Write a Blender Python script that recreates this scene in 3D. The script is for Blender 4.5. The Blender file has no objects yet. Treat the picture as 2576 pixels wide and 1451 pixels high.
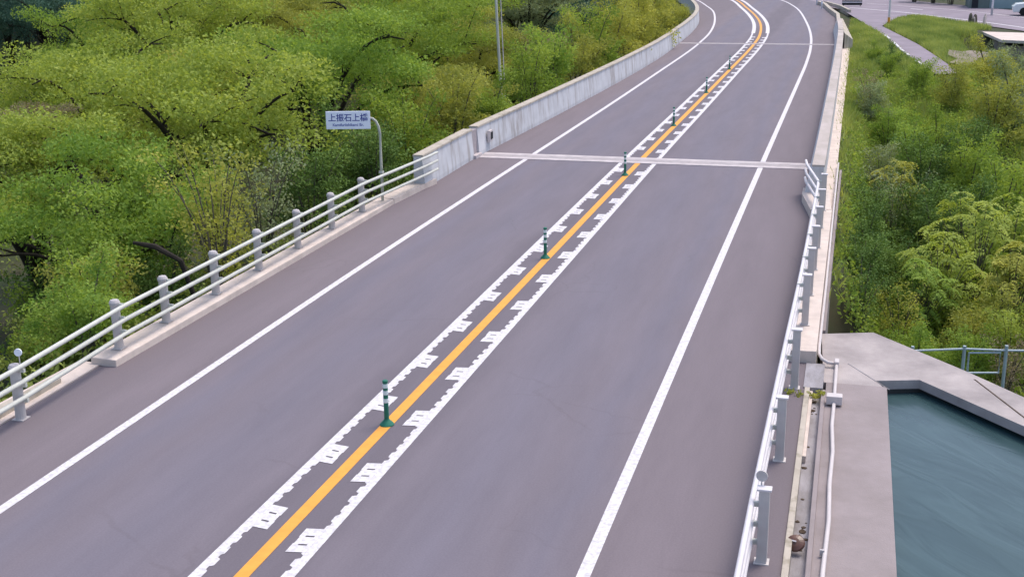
import bpy, math, random
import numpy as np
from mathutils import Vector, Matrix
R_ = math.radians
C = bpy.context.scene.collection
SC = bpy.context.scene

# ------------------------------------------------------------------ camera, sky, sun, exposure
cam = bpy.data.cameras.new("camera"); camo = bpy.data.objects.new("camera", cam); C.objects.link(camo)
cr, cu, cf = Vector((0.96403, 0.26548, -0.01267)), Vector((-0.06220, 0.27173, 0.96036)), Vector((-0.25840, 0.92503, -0.27847))
m = Matrix((cr, cu, -cf)).transposed().to_4x4(); m.translation = Vector((5.9067, 0.0, 6.4834))
camo.matrix_world = m
cam.sensor_width = 36.0; cam.lens = 3075.5 / 2576 * 36.0; cam.clip_end = 2000; cam.clip_start = 0.1
SC.camera = camo
w = bpy.data.worlds.new("World"); SC.world = w; w.use_nodes = True
nt = w.node_tree; sky = nt.nodes.new("ShaderNodeTexSky"); sky.sky_type = 'NISHITA'; sky.sun_disc = False
SUN_EL, SUN_AZ = R_(66), R_(35)          # azimuth from +Y towards +X
sky.sun_elevation = SUN_EL; sky.sun_rotation = SUN_AZ
sky.air_density = 1.0; sky.dust_density = 3.0; sky.ozone_density = 1.0
bg = nt.nodes["Background"]; nt.links.new(sky.outputs[0], bg.inputs[0]); bg.inputs[1].default_value = 0.15
sl = bpy.data.lights.new("sun", 'SUN'); sl.energy = 1.15; sl.angle = R_(22); sl.color = (1.0, 0.94, 0.86)
so = bpy.data.objects.new("sun", sl); C.objects.link(so)
sd = Vector((math.sin(SUN_AZ) * math.cos(SUN_EL), math.cos(SUN_AZ) * math.cos(SUN_EL), math.sin(SUN_EL)))
so.rotation_euler = sd.to_track_quat('Z', 'Y').to_euler(); so.location = sd * 100
SC.view_settings.view_transform = 'Standard'; SC.view_settings.look = 'None'
SC.view_settings.exposure = 0.72; SC.view_settings.gamma = 1.0; SC.view_settings.use_curve_mapping = False

# ------------------------------------------------------------------ materials
def mat(name, col, rough=0.85, var=0.0, vscale=3.0, col2=None, bump=0.0, bscale=60.0, metal=0.0, spec=0.3, stretch=(1, 1, 1)):
    M = bpy.data.materials.new(name); M.use_nodes = True
    t = M.node_tree; b = t.nodes["Principled BSDF"]
    b.inputs["Roughness"].default_value = rough; b.inputs["Metallic"].default_value = metal
    b.inputs["Specular IOR Level"].default_value = spec
    b.inputs["Base Color"].default_value = (*col, 1)
    tc = t.nodes.new("ShaderNodeTexCoord"); mp = t.nodes.new("ShaderNodeMapping"); mp.inputs["Scale"].default_value = stretch
    t.links.new(tc.outputs["Object"], mp.inputs[0])
    if var > 0 or col2:
        n = t.nodes.new("ShaderNodeTexNoise"); n.inputs["Scale"].default_value = vscale; n.inputs["Detail"].default_value = 8; n.inputs["Roughness"].default_value = 0.65
        t.links.new(mp.outputs[0], n.inputs["Vector"])
        r = t.nodes.new("ShaderNodeValToRGB"); c2 = col2 or tuple(c * (1 - var) for c in col)
        r.color_ramp.elements[0].position = 0.36; r.color_ramp.elements[1].position = 0.64
        r.color_ramp.elements[0].color = (*c2, 1); r.color_ramp.elements[1].color = (*col, 1)
        t.links.new(n.outputs["Fac"], r.inputs[0]); t.links.new(r.outputs[0], b.inputs["Base Color"])
    if bump > 0:
        n2 = t.nodes.new("ShaderNodeTexNoise"); n2.inputs["Scale"].default_value = bscale; n2.inputs["Detail"].default_value = 6
        t.links.new(mp.outputs[0], n2.inputs["Vector"])
        bp = t.nodes.new("ShaderNodeBump"); bp.inputs["Strength"].default_value = bump; bp.inputs["Distance"].default_value = 0.02
        t.links.new(n2.outputs["Fac"], bp.inputs["Height"]); t.links.new(bp.outputs[0], b.inputs["Normal"])
    return M

def asphalt(name, lane, shoulder, lanes=True):
    M = bpy.data.materials.new(name); M.use_nodes = True; t = M.node_tree; b = t.nodes["Principled BSDF"]
    L = t.links.new; N = t.nodes.new
    b.inputs["Roughness"].default_value = 0.88; b.inputs["Specular IOR Level"].default_value = 0.25
    tc = N("ShaderNodeTexCoord"); sx = N("ShaderNodeSeparateXYZ"); L(tc.outputs["Object"], sx.inputs[0])
    ab = N("ShaderNodeMath"); ab.operation = 'ABSOLUTE'; L(sx.outputs["X"], ab.inputs[0])
    big = N("ShaderNodeTexNoise"); big.inputs["Scale"].default_value = 0.35; big.inputs["Detail"].default_value = 5; L(tc.outputs["Object"], big.inputs["Vector"])
    ad = N("ShaderNodeMath"); ad.operation = 'MULTIPLY_ADD'; L(big.outputs["Fac"], ad.inputs[0]); ad.inputs[1].default_value = 0.8; L(ab.outputs[0], ad.inputs[2])
    r = N("ShaderNodeValToRGB"); e = r.color_ramp.elements
    mr = N("ShaderNodeMapRange"); mr.inputs["From Min"].default_value = 0.4; mr.inputs["From Max"].default_value = 5.4; L(ad.outputs[0], mr.inputs[0]); L(mr.outputs[0], r.inputs[0])
    mid = tuple((a + c) / 2 for a, c in zip(lane, shoulder)); worn = tuple(c * 0.86 for c in mid)
    e[0].position = 0.0; e[0].color = (*worn, 1); e[1].position = 1.0; e[1].color = (*shoulder, 1)
    for p, c in ((0.10, worn), (0.17, mid), (0.34, lane), (0.5, mid), (0.6, lane), (0.72, shoulder)):
        k = e.new(p); k.color = (*c, 1)
    fine = N("ShaderNodeTexNoise"); fine.inputs["Scale"].default_value = 45; fine.inputs["Detail"].default_value = 4; L(tc.outputs["Object"], fine.inputs["Vector"])
    st = N("ShaderNodeTexNoise"); st.inputs["Scale"].default_value = 1.3; st.inputs["Detail"].default_value = 7; st.inputs["Roughness"].default_value = 0.7
    mp = N("ShaderNodeMapping"); mp.inputs["Scale"].default_value = (1.6, 0.22, 1); L(tc.outputs["Object"], mp.inputs[0]); L(mp.outputs[0], st.inputs["Vector"])
    s = N("ShaderNodeMath"); s.operation = 'ADD'; L(fine.outputs["Fac"], s.inputs[0]); L(st.outputs["Fac"], s.inputs[1])
    v = N("ShaderNodeMapRange"); v.inputs["From Min"].default_value = 0.6; v.inputs["From Max"].default_value = 1.4; v.inputs["To Min"].default_value = 0.83; v.inputs["To Max"].default_value = 1.15; L(s.outputs[0], v.inputs[0])
    mu = N("ShaderNodeVectorMath"); mu.operation = 'SCALE'; L(r.outputs[0], mu.inputs[0]); L(v.outputs[0], mu.inputs["Scale"])
    # cracks and worn patches
    dn = N("ShaderNodeTexNoise"); dn.inputs["Scale"].default_value = 2.0; dn.inputs["Detail"].default_value = 5; L(tc.outputs["Object"], dn.inputs["Vector"])
    dm = N("ShaderNodeVectorMath"); dm.operation = 'MULTIPLY_ADD'; dm.inputs[1].default_value = (.5, .5, .0); L(dn.outputs["Color"], dm.inputs[0]); L(tc.outputs["Object"], dm.inputs[2])
    vo = N("ShaderNodeTexVoronoi"); vo.feature = 'DISTANCE_TO_EDGE'; vo.inputs["Scale"].default_value = 0.3; L(dm.outputs[0], vo.inputs["Vector"])
    cm = N("ShaderNodeMapRange"); cm.inputs["From Min"].default_value = 0.002; cm.inputs["From Max"].default_value = 0.007; cm.inputs["To Min"].default_value = 1.0; cm.inputs["To Max"].default_value = 0.0; L(vo.outputs["Distance"], cm.inputs[0])
    pm = N("ShaderNodeMapRange"); pm.inputs["From Min"].default_value = 0.53; pm.inputs["From Max"].default_value = 0.58; L(big.outputs["Fac"], pm.inputs[0])
    ck = N("ShaderNodeMath"); ck.operation = 'MULTIPLY'; L(cm.outputs[0], ck.inputs[0]); L(pm.outputs[0], ck.inputs[1])
    c2 = N("ShaderNodeMath"); c2.operation = 'MULTIPLY'; L(ck.outputs[0], c2.inputs[0]); c2.inputs[1].default_value = 0.12
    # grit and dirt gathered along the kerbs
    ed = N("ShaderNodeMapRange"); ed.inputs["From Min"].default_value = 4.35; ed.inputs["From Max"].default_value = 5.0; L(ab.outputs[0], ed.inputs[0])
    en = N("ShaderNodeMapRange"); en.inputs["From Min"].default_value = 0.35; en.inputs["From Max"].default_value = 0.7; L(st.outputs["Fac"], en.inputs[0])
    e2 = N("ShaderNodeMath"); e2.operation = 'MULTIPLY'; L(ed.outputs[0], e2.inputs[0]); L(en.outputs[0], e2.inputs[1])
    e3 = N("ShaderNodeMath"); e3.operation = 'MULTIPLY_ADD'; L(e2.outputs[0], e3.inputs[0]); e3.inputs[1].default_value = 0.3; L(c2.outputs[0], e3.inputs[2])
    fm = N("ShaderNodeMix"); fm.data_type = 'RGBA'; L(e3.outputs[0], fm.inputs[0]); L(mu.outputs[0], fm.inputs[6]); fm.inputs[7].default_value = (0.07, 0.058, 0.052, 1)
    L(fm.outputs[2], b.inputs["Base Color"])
    bp = N("ShaderNodeBump"); bp.inputs["Strength"].default_value = 0.25; bp.inputs["Distance"].default_value = 0.01
    f2 = N("ShaderNodeTexNoise"); f2.inputs["Scale"].default_value = 140; L(tc.outputs["Object"], f2.inputs["Vector"]); L(f2.outputs["Fac"], bp.inputs["Height"]); L(bp.outputs[0], b.inputs["Normal"])
    return M

def leafmat(name, c1, c2, trans=0.42):
    c1 = tuple(a * .8 + b * .2 for a, b in zip(c1, c2)); c1 = tuple(x * 1.15 for x in c1); c2 = tuple(x * 1.1 for x in c2)
    M = bpy.data.materials.new(name); M.use_nodes = True; t = M.node_tree; L = t.links.new; N = t.nodes.new
    out = t.nodes["Material Output"]; b = t.nodes["Principled BSDF"]
    b.inputs["Roughness"].default_value = 0.65; b.inputs["Specular IOR Level"].default_value = 0.1
    at = N("ShaderNodeAttribute"); at.attribute_name = "tint"
    r = N("ShaderNodeMix"); r.data_type = 'RGBA'; L(at.outputs["Fac"], r.inputs[0]); r.inputs[6].default_value = (*c1, 1); r.inputs[7].default_value = (*c2, 1)
    L(r.outputs[2], b.inputs["Base Color"])
    tr = N("ShaderNodeBsdfTranslucent"); 
    g = N("ShaderNodeVectorMath"); g.operation = 'MULTIPLY'; g.inputs[1].default_value = (1.15, 1.1, 0.6); L(r.outputs[2], g.inputs[0]); L(g.outputs[0], tr.inputs[0])
    mx = N("ShaderNodeMixShader"); mx.inputs[0].default_value = trans; L(b.outputs[0], mx.inputs[1]); L(tr.outputs[0], mx.inputs[2]); L(mx.outputs[0], out.inputs[0])
    return M

def streaked(name, col, stain, amt=1.0):
    """concrete with dark run-down streaks below its top edge"""
    M = bpy.data.materials.new(name); M.use_nodes = True; t = M.node_tree; L = t.links.new; N = t.nodes.new
    b = t.nodes["Principled BSDF"]; b.inputs["Roughness"].default_value = 0.85; b.inputs["Specular IOR Level"].default_value = 0.25
    tc = N("ShaderNodeTexCoord")
    def noise(scale, st, d=6, ro=0.6):
        mp = N("ShaderNodeMapping"); mp.inputs["Scale"].default_value = st; L(tc.outputs["Object"], mp.inputs[0])
        n = N("ShaderNodeTexNoise"); n.inputs["Scale"].default_value = scale; n.inputs["Detail"].default_value = d; n.inputs["Roughness"].default_value = ro; L(mp.outputs[0], n.inputs["Vector"]); return n
    n1 = noise(2.2, (1, 1, 1)); n2 = noise(7.0, (0.6, 0.55, 0.07), 4); n3 = noise(0.35, (1, 1, 0.2), 2)
    a = N("ShaderNodeMapRange"); a.inputs["From Min"].default_value = 0.49; a.inputs["From Max"].default_value = 0.62; L(n2.outputs["Fac"], a.inputs[0])
    c = N("ShaderNodeMapRange"); c.inputs["From Min"].default_value = 0.38; c.inputs["From Max"].default_value = 0.55; L(n3.outputs["Fac"], c.inputs[0])
    mu = N("ShaderNodeMath"); mu.operation = 'MULTIPLY'; L(a.outputs[0], mu.inputs[0]); L(c.outputs[0], mu.inputs[1])
    m2 = N("ShaderNodeMath"); m2.operation = 'MULTIPLY'; L(mu.outputs[0], m2.inputs[0]); m2.inputs[1].default_value = 0.55 * amt
    r = N("ShaderNodeValToRGB"); r.color_ramp.elements[0].position = 0.35; r.color_ramp.elements[1].position = 0.65
    r.color_ramp.elements[0].color = (*[x * 0.86 for x in col], 1); r.color_ramp.elements[1].color = (*col, 1); L(n1.outputs["Fac"], r.inputs[0])
    mx = N("ShaderNodeMix"); mx.data_type = 'RGBA'; L(m2.outputs[0], mx.inputs[0]); L(r.outputs[0], mx.inputs[6]); mx.inputs[7].default_value = (*stain, 1)
    L(mx.outputs[2], b.inputs["Base Color"])
    f2 = noise(60, (1, 1, 1), 3); bp = N("ShaderNodeBump"); bp.inputs["Strength"].default_value = 0.2; bp.inputs["Distance"].default_value = 0.02
    L(f2.outputs["Fac"], bp.inputs["Height"]); L(bp.outputs[0], b.inputs["Normal"])
    return M

M = {}
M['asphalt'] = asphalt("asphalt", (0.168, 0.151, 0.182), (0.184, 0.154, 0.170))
M['asphalt2'] = mat("old_asphalt", (0.28, 0.235, 0.27), 0.9, 0.22, 0.5, bump=0.2, bscale=50)
M['white'] = mat("road_paint_white", (0.76, 0.72, 0.74), 0.75, 0.34, 16.0, bump=0.15)
M['yellow'] = mat("road_paint_yellow", (0.80, 0.36, 0.06), 0.7, 0.12, 6.0, bump=0.1)
M['joint'] = mat("joint_concrete", (0.56, 0.50, 0.50), 0.85, 0.25, 3.0, bump=0.2)
M['steel'] = mat("joint_steel", (0.42, 0.37, 0.38), 0.6, 0.2, 8.0, metal=0.1)
M['barrier'] = streaked("barrier_concrete", (0.62, 0.62, 0.645), (0.26, 0.21, 0.18))
M['cap'] = streaked("cap_concrete", (0.50, 0.44, 0.37), (0.20, 0.17, 0.11), 1.0)
M['kerb'] = mat("kerb_concrete", (0.68, 0.575, 0.51), 0.88, 0.2, 2.5, bump=0.25)
M['pale'] = mat('pale_coping', (0.50, 0.43, 0.40), 0.85, col2=(0.38, 0.33, 0.29), vscale=1.6, bump=0.2, stretch=(1, .4, 1))
M['slab'] = mat("slab_concrete", (0.32, 0.27, 0.27), 0.9, col2=(0.255, 0.215, 0.21), vscale=1.1, bump=0.3)
M['apron'] = mat("apron_concrete", (0.45, 0.395, 0.38), 0.9, col2=(0.28, 0.245, 0.24), vscale=0.8, bump=0.3)
M['gutter'] = mat("gutter_concrete", (0.38, 0.36, 0.39), 0.9, col2=(0.22, 0.20, 0.20), vscale=3.0, bump=0.3, stretch=(1, 0.35, 1))

M['dirt'] = mat("gutter_dirt", (0.10, 0.07, 0.05), 1.0, 0.4, 9.0)
M['galv'] = mat("painted_rail", (0.60, 0.60, 0.54), 0.5, 0.12, 3.0, spec=0.4)
M['railwhite'] = mat("white_rail", (0.72, 0.67, 0.68), 0.45, 0.12, 3.0, spec=0.5)
M['post'] = mat("grey_post", (0.58, 0.53, 0.51), 0.6, 0.12, 4.0, spec=0.4)
M['postcap'] = mat("post_cap", (0.50, 0.46, 0.46), 0.6, 0.1, 4.0)
M['pipe'] = mat("pipe_pvc", (0.60, 0.54, 0.53), 0.5, 0.08, 3.0)
M['dark'] = mat("dark_rubber", (0.03, 0.03, 0.035), 0.8)
M['green'] = mat("delineator_green", (0.02, 0.17, 0.11), 0.55, 0.15, 6)
M['tape'] = mat("reflective_tape", (0.72, 0.80, 0.76), 0.4)
M['signwhite'] = mat("sign_white", (0.88, 0.91, 1.0), 0.45)
M['signblue'] = mat("sign_blue", (0.03, 0.05, 0.30), 0.5)
M['signsoft'] = mat("sign_soft_blue", (0.16, 0.19, 0.45), 0.5)
M['pole'] = mat("pole_paint", (0.50, 0.50, 0.42), 0.5, 0.12, 3.0)
M['rust'] = mat("rusty_brown", (0.13, 0.055, 0.035), 0.35, 0.4, 14.0, spec=0.6)
M['lip_shade'] = mat('lip_shade_concrete', (0.05, 0.05, 0.05), 0.6, 0.3, 3.0)  # near-black concrete, shade below the pond lip put into the colour
M['lip_shade2'] = mat('worn_rubber', (0.14, 0.12, 0.13), 0.8)
M['soil'] = mat("soil", (0.060, 0.052, 0.028), 1.0, col2=(0.035, 0.055, 0.018), vscale=0.5, bump=0.4, bscale=5)
M['gravel'] = mat("pale_gravel", (0.30, 0.25, 0.20), 1.0, 0.4, 1.5, bump=0.5, bscale=20)
M['bark'] = mat("bark_dark", (0.035, 0.028, 0.022), 0.95, 0.4, 4.0, bump=0.5, bscale=12)
M['bark2'] = mat("bark_pale", (0.15, 0.13, 0.10), 0.95, 0.4, 4.0, bump=0.5, bscale=12)
M['teal'] = mat("teal_wall", (0.16, 0.20, 0.185), 0.7, 0.2, 0.8)
M['ltblue'] = mat("pale_blue_wall", (0.34, 0.43, 0.45), 0.6, 0.1, 1.0)
M['carwhite'] = mat("car_paint", (0.66, 0.70, 0.70), 0.25, spec=0.6)
M['glass'] = mat("car_glass", (0.03, 0.06, 0.06), 0.1, spec=0.8)
M['tyre'] = mat("tyre", (0.02, 0.02, 0.02), 0.9)
# leaves
M['lime'] = leafmat("leaf_lime", (0.20, 0.275, 0.045), (0.40, 0.465, 0.11))
M['fresh'] = leafmat("leaf_fresh", (0.12, 0.225, 0.04), (0.32, 0.43, 0.09))
M['mid'] = leafmat("leaf_mid", (0.11, 0.19, 0.032), (0.31, 0.4, 0.075))
M['olive'] = leafmat("leaf_olive", (0.17, 0.2, 0.045), (0.4, 0.41, 0.1))
M['yolive'] = leafmat("leaf_yellow_olive", (0.2, 0.23, 0.04), (0.46, 0.46, 0.11))
M['darkg'] = leafmat("leaf_dark", (0.05, 0.1, 0.03), (0.17, 0.26, 0.06), 0.2)
M['blueg'] = leafmat("leaf_bluegreen", (0.035, 0.08, 0.065), (0.09, 0.17, 0.115), 0.15)
M['greyg'] = leafmat("leaf_greygreen", (0.17, 0.21, 0.11), (0.33, 0.38, 0.2), 0.3)
M['brown'] = leafmat("leaf_brown", (0.2, 0.16, 0.1), (0.38, 0.31, 0.19), 0.2)
M['grass'] = leafmat("grass_blades", (0.13, 0.21, 0.05), (0.42, 0.46, 0.14), 0.3)
M['under'] = leafmat("undergrowth", (0.11, 0.14, 0.035), (0.25, 0.3, 0.07), 0.25)

def watermat():
    Mt = bpy.data.materials.new("water"); Mt.use_nodes = True; t = Mt.node_tree; L = t.links.new; N = t.nodes.new
    b = t.nodes["Principled BSDF"]; b.inputs["Roughness"].default_value = 0.22; b.inputs["Specular IOR Level"].default_value = 0.35
    tc = N("ShaderNodeTexCoord"); mp = N("ShaderNodeMapping"); mp.inputs["Scale"].default_value = (0.4, 1.7, 1); mr_ = N("ShaderNodeMapping"); mr_.inputs["Rotation"].default_value = (0, 0, R_(50)); L(tc.outputs["Object"], mr_.inputs[0]); L(mr_.outputs[0], mp.inputs[0])
    n = N("ShaderNodeTexNoise"); n.inputs["Scale"].default_value = 1.5; n.inputs["Detail"].default_value = 3; n.inputs["Distortion"].default_value = 1.2; L(mp.outputs[0], n.inputs["Vector"])
    r = N("ShaderNodeValToRGB"); r.color_ramp.elements[0].position = 0.38; r.color_ramp.elements[1].position = 0.62
    r.color_ramp.elements[0].color = (0.028, 0.060, 0.066, 1); r.color_ramp.elements[1].color = (0.040, 0.078, 0.084, 1)
    L(n.outputs["Fac"], r.inputs[0]); L(r.outputs[0], b.inputs["Base Color"])
    bp = N("ShaderNodeBump"); bp.inputs["Strength"].default_value = 0.35; bp.inputs["Distance"].default_value = 0.04; L(n.outputs["Fac"], bp.inputs["Height"]); L(bp.outputs[0], b.inputs["Normal"])
    return Mt
M['water'] = watermat()

# ------------------------------------------------------------------ mesh helpers
class MB:
    def __init__(s): s.v = []; s.f = []
    def box(s, x0, y0, z0, x1, y1, z1):
        n = len(s.v); s.v += [(x0, y0, z0), (x1, y0, z0), (x1, y1, z0), (x0, y1, z0), (x0, y0, z1), (x1, y0, z1), (x1, y1, z1), (x0, y1, z1)]
        s.f += [tuple(n + i for i in q) for q in ((0, 3, 2, 1), (4, 5, 6, 7), (0, 1, 5, 4), (1, 2, 6, 5), (2, 3, 7, 6), (3, 0, 4, 7))]; return s
    def poly(s, pts):
        n = len(s.v); s.v += [tuple(p) for p in pts]; s.f.append(tuple(range(n, n + len(pts)))); return s
    def slab(s, pts, z0, z1):
        n = len(s.v); k = len(pts); zt = [p[2] if len(p) > 2 else z1 for p in pts]
        s.v += [(p[0], p[1], z0) for p in pts] + [(p[0], p[1], zt[i]) for i, p in enumerate(pts)]
        s.f.append(tuple(n + i for i in reversed(range(k)))); s.f.append(tuple(n + k + i for i in range(k)))
        for i in range(k): j = (i + 1) % k; s.f.append((n + i, n + j, n + k + j, n + k + i))
        return s
    def tube(s, path, r, n=8, cap=True):
        P = [Vector(p) for p in path]; rs = r if isinstance(r, (list, tuple)) else [r] * len(P); base = len(s.v)
        for i, p in enumerate(P):
            d = (P[min(i + 1, len(P) - 1)] - P[max(i - 1, 0)]).normalized()
            a = d.cross(Vector((0, 0, 1))); a = Vector((1, 0, 0)) if a.length < 1e-3 else a.normalized(); b = d.cross(a)
            for k in range(n):
                t = 2 * math.pi * k / n; q = p + (a * math.cos(t) + b * math.sin(t)) * rs[i]; s.v.append(tuple(q))
        for i in range(len(P) - 1):
            for k in range(n):
                j = (k + 1) % n; s.f.append((base + i * n + k, base + i * n + j, base + (i + 1) * n + j, base + (i + 1) * n + k))
        if cap:
            s.f.append(tuple(base + k for k in reversed(range(n)))); e = base + (len(P) - 1) * n; s.f.append(tuple(e + k for k in range(n)))
        return s
    def lathe(s, prof, n=16, c=(0, 0)):
        base = len(s.v)
        for r, z in prof:
            for k in range(n): t = 2 * math.pi * k / n; s.v.append((c[0] + r * math.cos(t), c[1] + r * math.sin(t), z))
        for i in range(len(prof) - 1):
            for k in range(n):
                j = (k + 1) % n; s.f.append((base + i * n + k, base + i * n + j, base + (i + 1) * n + j, base + (i + 1) * n + k))
        s.f.append(tuple(base + k for k in reversed(range(n)))); e = base + (len(prof) - 1) * n; s.f.append(tuple(e + k for k in range(n)))
        return s
    def sweep(s, path, prof, side=1.0):
        """profile (offset to the side, z) swept along an XY path"""
        base = len(s.v); n = len(prof); P = [Vector((p[0], p[1])) for p in path]
        for i, p in enumerate(P):
            d = (P[min(i + 1, len(P) - 1)] - P[max(i - 1, 0)]).normalized(); nn = Vector((d.y, -d.x)) * side
            for o, z in prof: q = p + nn * o; s.v.append((q.x, q.y, z))
        for i in range(len(P) - 1):
            for k in range(n):
                j = (k + 1) % n; s.f.append((base + i * n + k, base + i * n + j, base + (i + 1) * n + j, base + (i + 1) * n + k))
        s.f.append(tuple(base + k for k in range(n))); e = base + (len(P) - 1) * n; s.f.append(tuple(e + k for k in reversed(range(n))))
        return s
    def build(s, name, mt, parent=None, smooth=False, bevel=0.0):
        me = bpy.data.meshes.new(name); me.from_pydata(s.v, [], s.f); me.validate(); me.update()
        if smooth: me.shade_smooth() if hasattr(me, 'shade_smooth') else None
        me.materials.append(M[mt] if isinstance(mt, str) else mt)
        o = bpy.data.objects.new(name, me); C.objects.link(o)
        if parent: o.parent = parent; o.matrix_parent_inverse = parent.matrix_world.inverted() if parent.type == 'EMPTY' and False else Matrix()
        import bmesh as B
        bm = B.new(); bm.from_mesh(me); B.ops.recalc_face_normals(bm, faces=bm.faces); bm.to_mesh(me); bm.free()
        if bevel: b = o.modifiers.new("bevel", 'BEVEL'); b.width = bevel; b.segments = 2; b.limit_method = 'ANGLE'
        return o
def tag(o, label=None, cat=None, group=None, kind=None):
    for k, v in (('label', label), ('category', cat), ('group', group), ('kind', kind)):
        if v: o[k] = v
    return o
def empty(name, loc=(0, 0, 0), label=None, cat=None, group=None, rz=0.0):
    o = bpy.data.objects.new(name, None); C.objects.link(o); o.location = loc; o.rotation_euler = (0, 0, rz); o.empty_display_size = 0.2
    return tag(o, label, cat, group)
def copyo(o, parent=None, loc=None, name=None):
    c = o.copy(); C.objects.link(c); c.parent = parent
    if loc is not None: c.location = loc
    return c
def copy_thing(root, loc, rz=0.0, scale=None, label=None, group=None):
    r = root.copy(); C.objects.link(r); r.location = loc; r.rotation_euler = (0, 0, rz)
    if scale: r.scale = scale
    if label: r['label'] = label
    if group: r['group'] = group
    for ch in root.children:
        c = ch.copy(); C.objects.link(c); c.parent = r
        for g in ch.children: d = g.copy(); C.objects.link(d); d.parent = c
    return r
def smooth_path(pts, step=1.0):
    P = [Vector(p) for p in pts]; out = []
    for i in range(len(P) - 1):
        p0, p1, p2, p3 = P[max(i - 1, 0)], P[i], P[i + 1], P[min(i + 2, len(P) - 1)]
        n = max(1, int((p2 - p1).length / step))
        for k in range(n):
            t = k / n; t2 = t * t; t3 = t2 * t
            out.append(0.5 * ((2 * p1) + (p2 - p0) * t + (2 * p0 - 5 * p1 + 4 * p2 - p3) * t2 + (-p0 + 3 * p1 - 3 * p2 + p3) * t3))
    out.append(P[-1]); return out
def offset(path, d):
    out = []
    for i, p in enumerate(path):
        t = (path[min(i + 1, len(path) - 1)] - path[max(i - 1, 0)]).normalized(); out.append(Vector((p.x + t.y * d, p.y - t.x * d)))
    return out
def strip(path, w, z):
    a, b = offset(path, -w / 2), offset(path, w / 2); mb = MB(); n = len(path)
    mb.v = [(p.x, p.y, z) for p in a] + [(p.x, p.y, z) for p in b]; mb.f = [(i, n + i, n + i + 1, i + 1) for i in range(n - 1)]
    return mb
def ribbon(a, b, z):
    mb = MB(); n = len(a); mb.v = [(p[0], p[1], z) for p in a] + [(p[0], p[1], z) for p in b]; mb.f = [(i, n + i, n + i + 1, i + 1) for i in range(n - 1)]; return mb
def sub(path, y0, y1):
    """the piece of a path between two Y values"""
    out = []
    for a, b in zip(path[:-1], path[1:]):
        for y in (y0,):
            if a.y < y <= b.y: out.append(a.lerp(b, (y - a.y) / (b.y - a.y)))
        if y0 < b.y < y1: out.append(b)
        if a.y < y1 <= b.y: out.append(a.lerp(b, (y1 - a.y) / (b.y - a.y)))
    if path[0].y >= y0: out.insert(0, path[0])
    return out

# ------------------------------------------------------------------ road lines measured on the ground
CEN = smooth_path([(0, -4), (0, 20), (0, 36), (0.06, 48), (0.1, 60), (0.14, 68.4), (0.1, 75), (-0.1, 82), (-0.74, 91), (-1.77, 99.8), (-3.4, 110.6), (-5.65, 124), (-9.6, 140), (-15.5, 157), (-23, 174)])
LLINE = smooth_path([(-3.5, -4), (-3.53, 12), (-3.53, 22), (-3.45, 30), (-3.37, 36), (-3.22, 48), (-3.15, 58.9), (-3.1, 69.3), (-3.2, 76), (-3.5, 83.8), (-4.31, 93.7), (-5.7, 105.2), (-7.3, 113.8), (-9.5, 124), (-13.7, 140), (-19.5, 157), (-27, 173)])
RLINE = smooth_path([(3.5, -4), (3.5, 20), (3.52, 36), (3.55, 48.4), (3.57, 57.4), (3.57, 64), (3.46, 72.4), (3.14, 81.4), (2.47, 92), (1.25, 106.7), (0, 116.5), (-1.4, 124.1), (-5, 140), (-10.8, 157), (-18, 175)])
LBASE = smooth_path([(-4.89, 30.2), (-4.93, 35), (-4.87, 37), (-4.67, 42), (-4.46, 48), (-4.24, 56), (-4.14, 64), (-4.2, 70), (-4.36, 75), (-4.62, 82.4), (-5.15, 90.6), (-6.1, 98.5), (-7.79, 108.2), (-10.6, 123), (-14.8, 140), (-21, 158), (-28.6, 174)])
RBASE = smooth_path([(4.9, 30.8), (4.9, 36), (4.89, 43), (4.87, 51), (4.83, 63), (4.71, 75.7), (4.45, 84.5)])

# ------------------------------------------------------------------ terrain
def sm(a, b, x): t = np.clip((x - a) / (b - a), 0, 1); return t * t * (3 - 2 * t)
def terrain(X, Y):
    X = np.asarray(X, float); Y = np.asarray(Y, float)
    road_l = np.interp(Y, [0, 30, 64, 82, 98, 123, 140, 158, 174], [-5.5, -5.3, -4.6, -5.1, -6.6, -11, -15.3, -21.5, -29])
    d = road_l - X
    near = -0.25 - (3.4 - 2.3 * sm(35, 75, Y)) * sm(0.2, 6, d) - 0.8 * sm(6, 18, d) * (1 - sm(50, 90, Y))
    left = near + 0.11 * np.clip(d - 16, 0, None) + 0.006 * np.clip(d - 40, 0, None) ** 1.5 + 0.3 * np.sin(X * 0.31) * np.cos(Y * 0.23) * sm(4, 12, d)
    e = X - 5.7
    low = -2.2 + 1.9 * sm(40, 57, Y)
    right = low * sm(0.0, 1.2, e) + (-0.2) * (1 - sm(0.0, 1.2, e)) - 1.2 * sm(11.5, 13.0, X) * sm(50, 60, Y) * (1 - sm(82, 86, Y))
    right = right + (0.24) * sm(56, 62, Y) * sm(0, 1.2, e) * (1 - sm(11.5, 13.0, X) * (1 - sm(82, 86, Y)))
    right = np.where(Y > 24.0, right, np.where(X > 5.7, -2.2, right))
    z = np.where(d > 0, left, np.where(e > 0, right, -0.25))
    z = z + 0.16 * np.clip(Y - 142 - np.clip(-X, 0, 40) * 0.3, 0, None) * (1 - np.exp(-np.clip(Y - 142, 0, None) / 20)) * np.where((d < 0) & (e < 0), 0.0, 1.0)
    z = z + 0.10 * np.clip(X - 30, 0, None)
    return z
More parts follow.
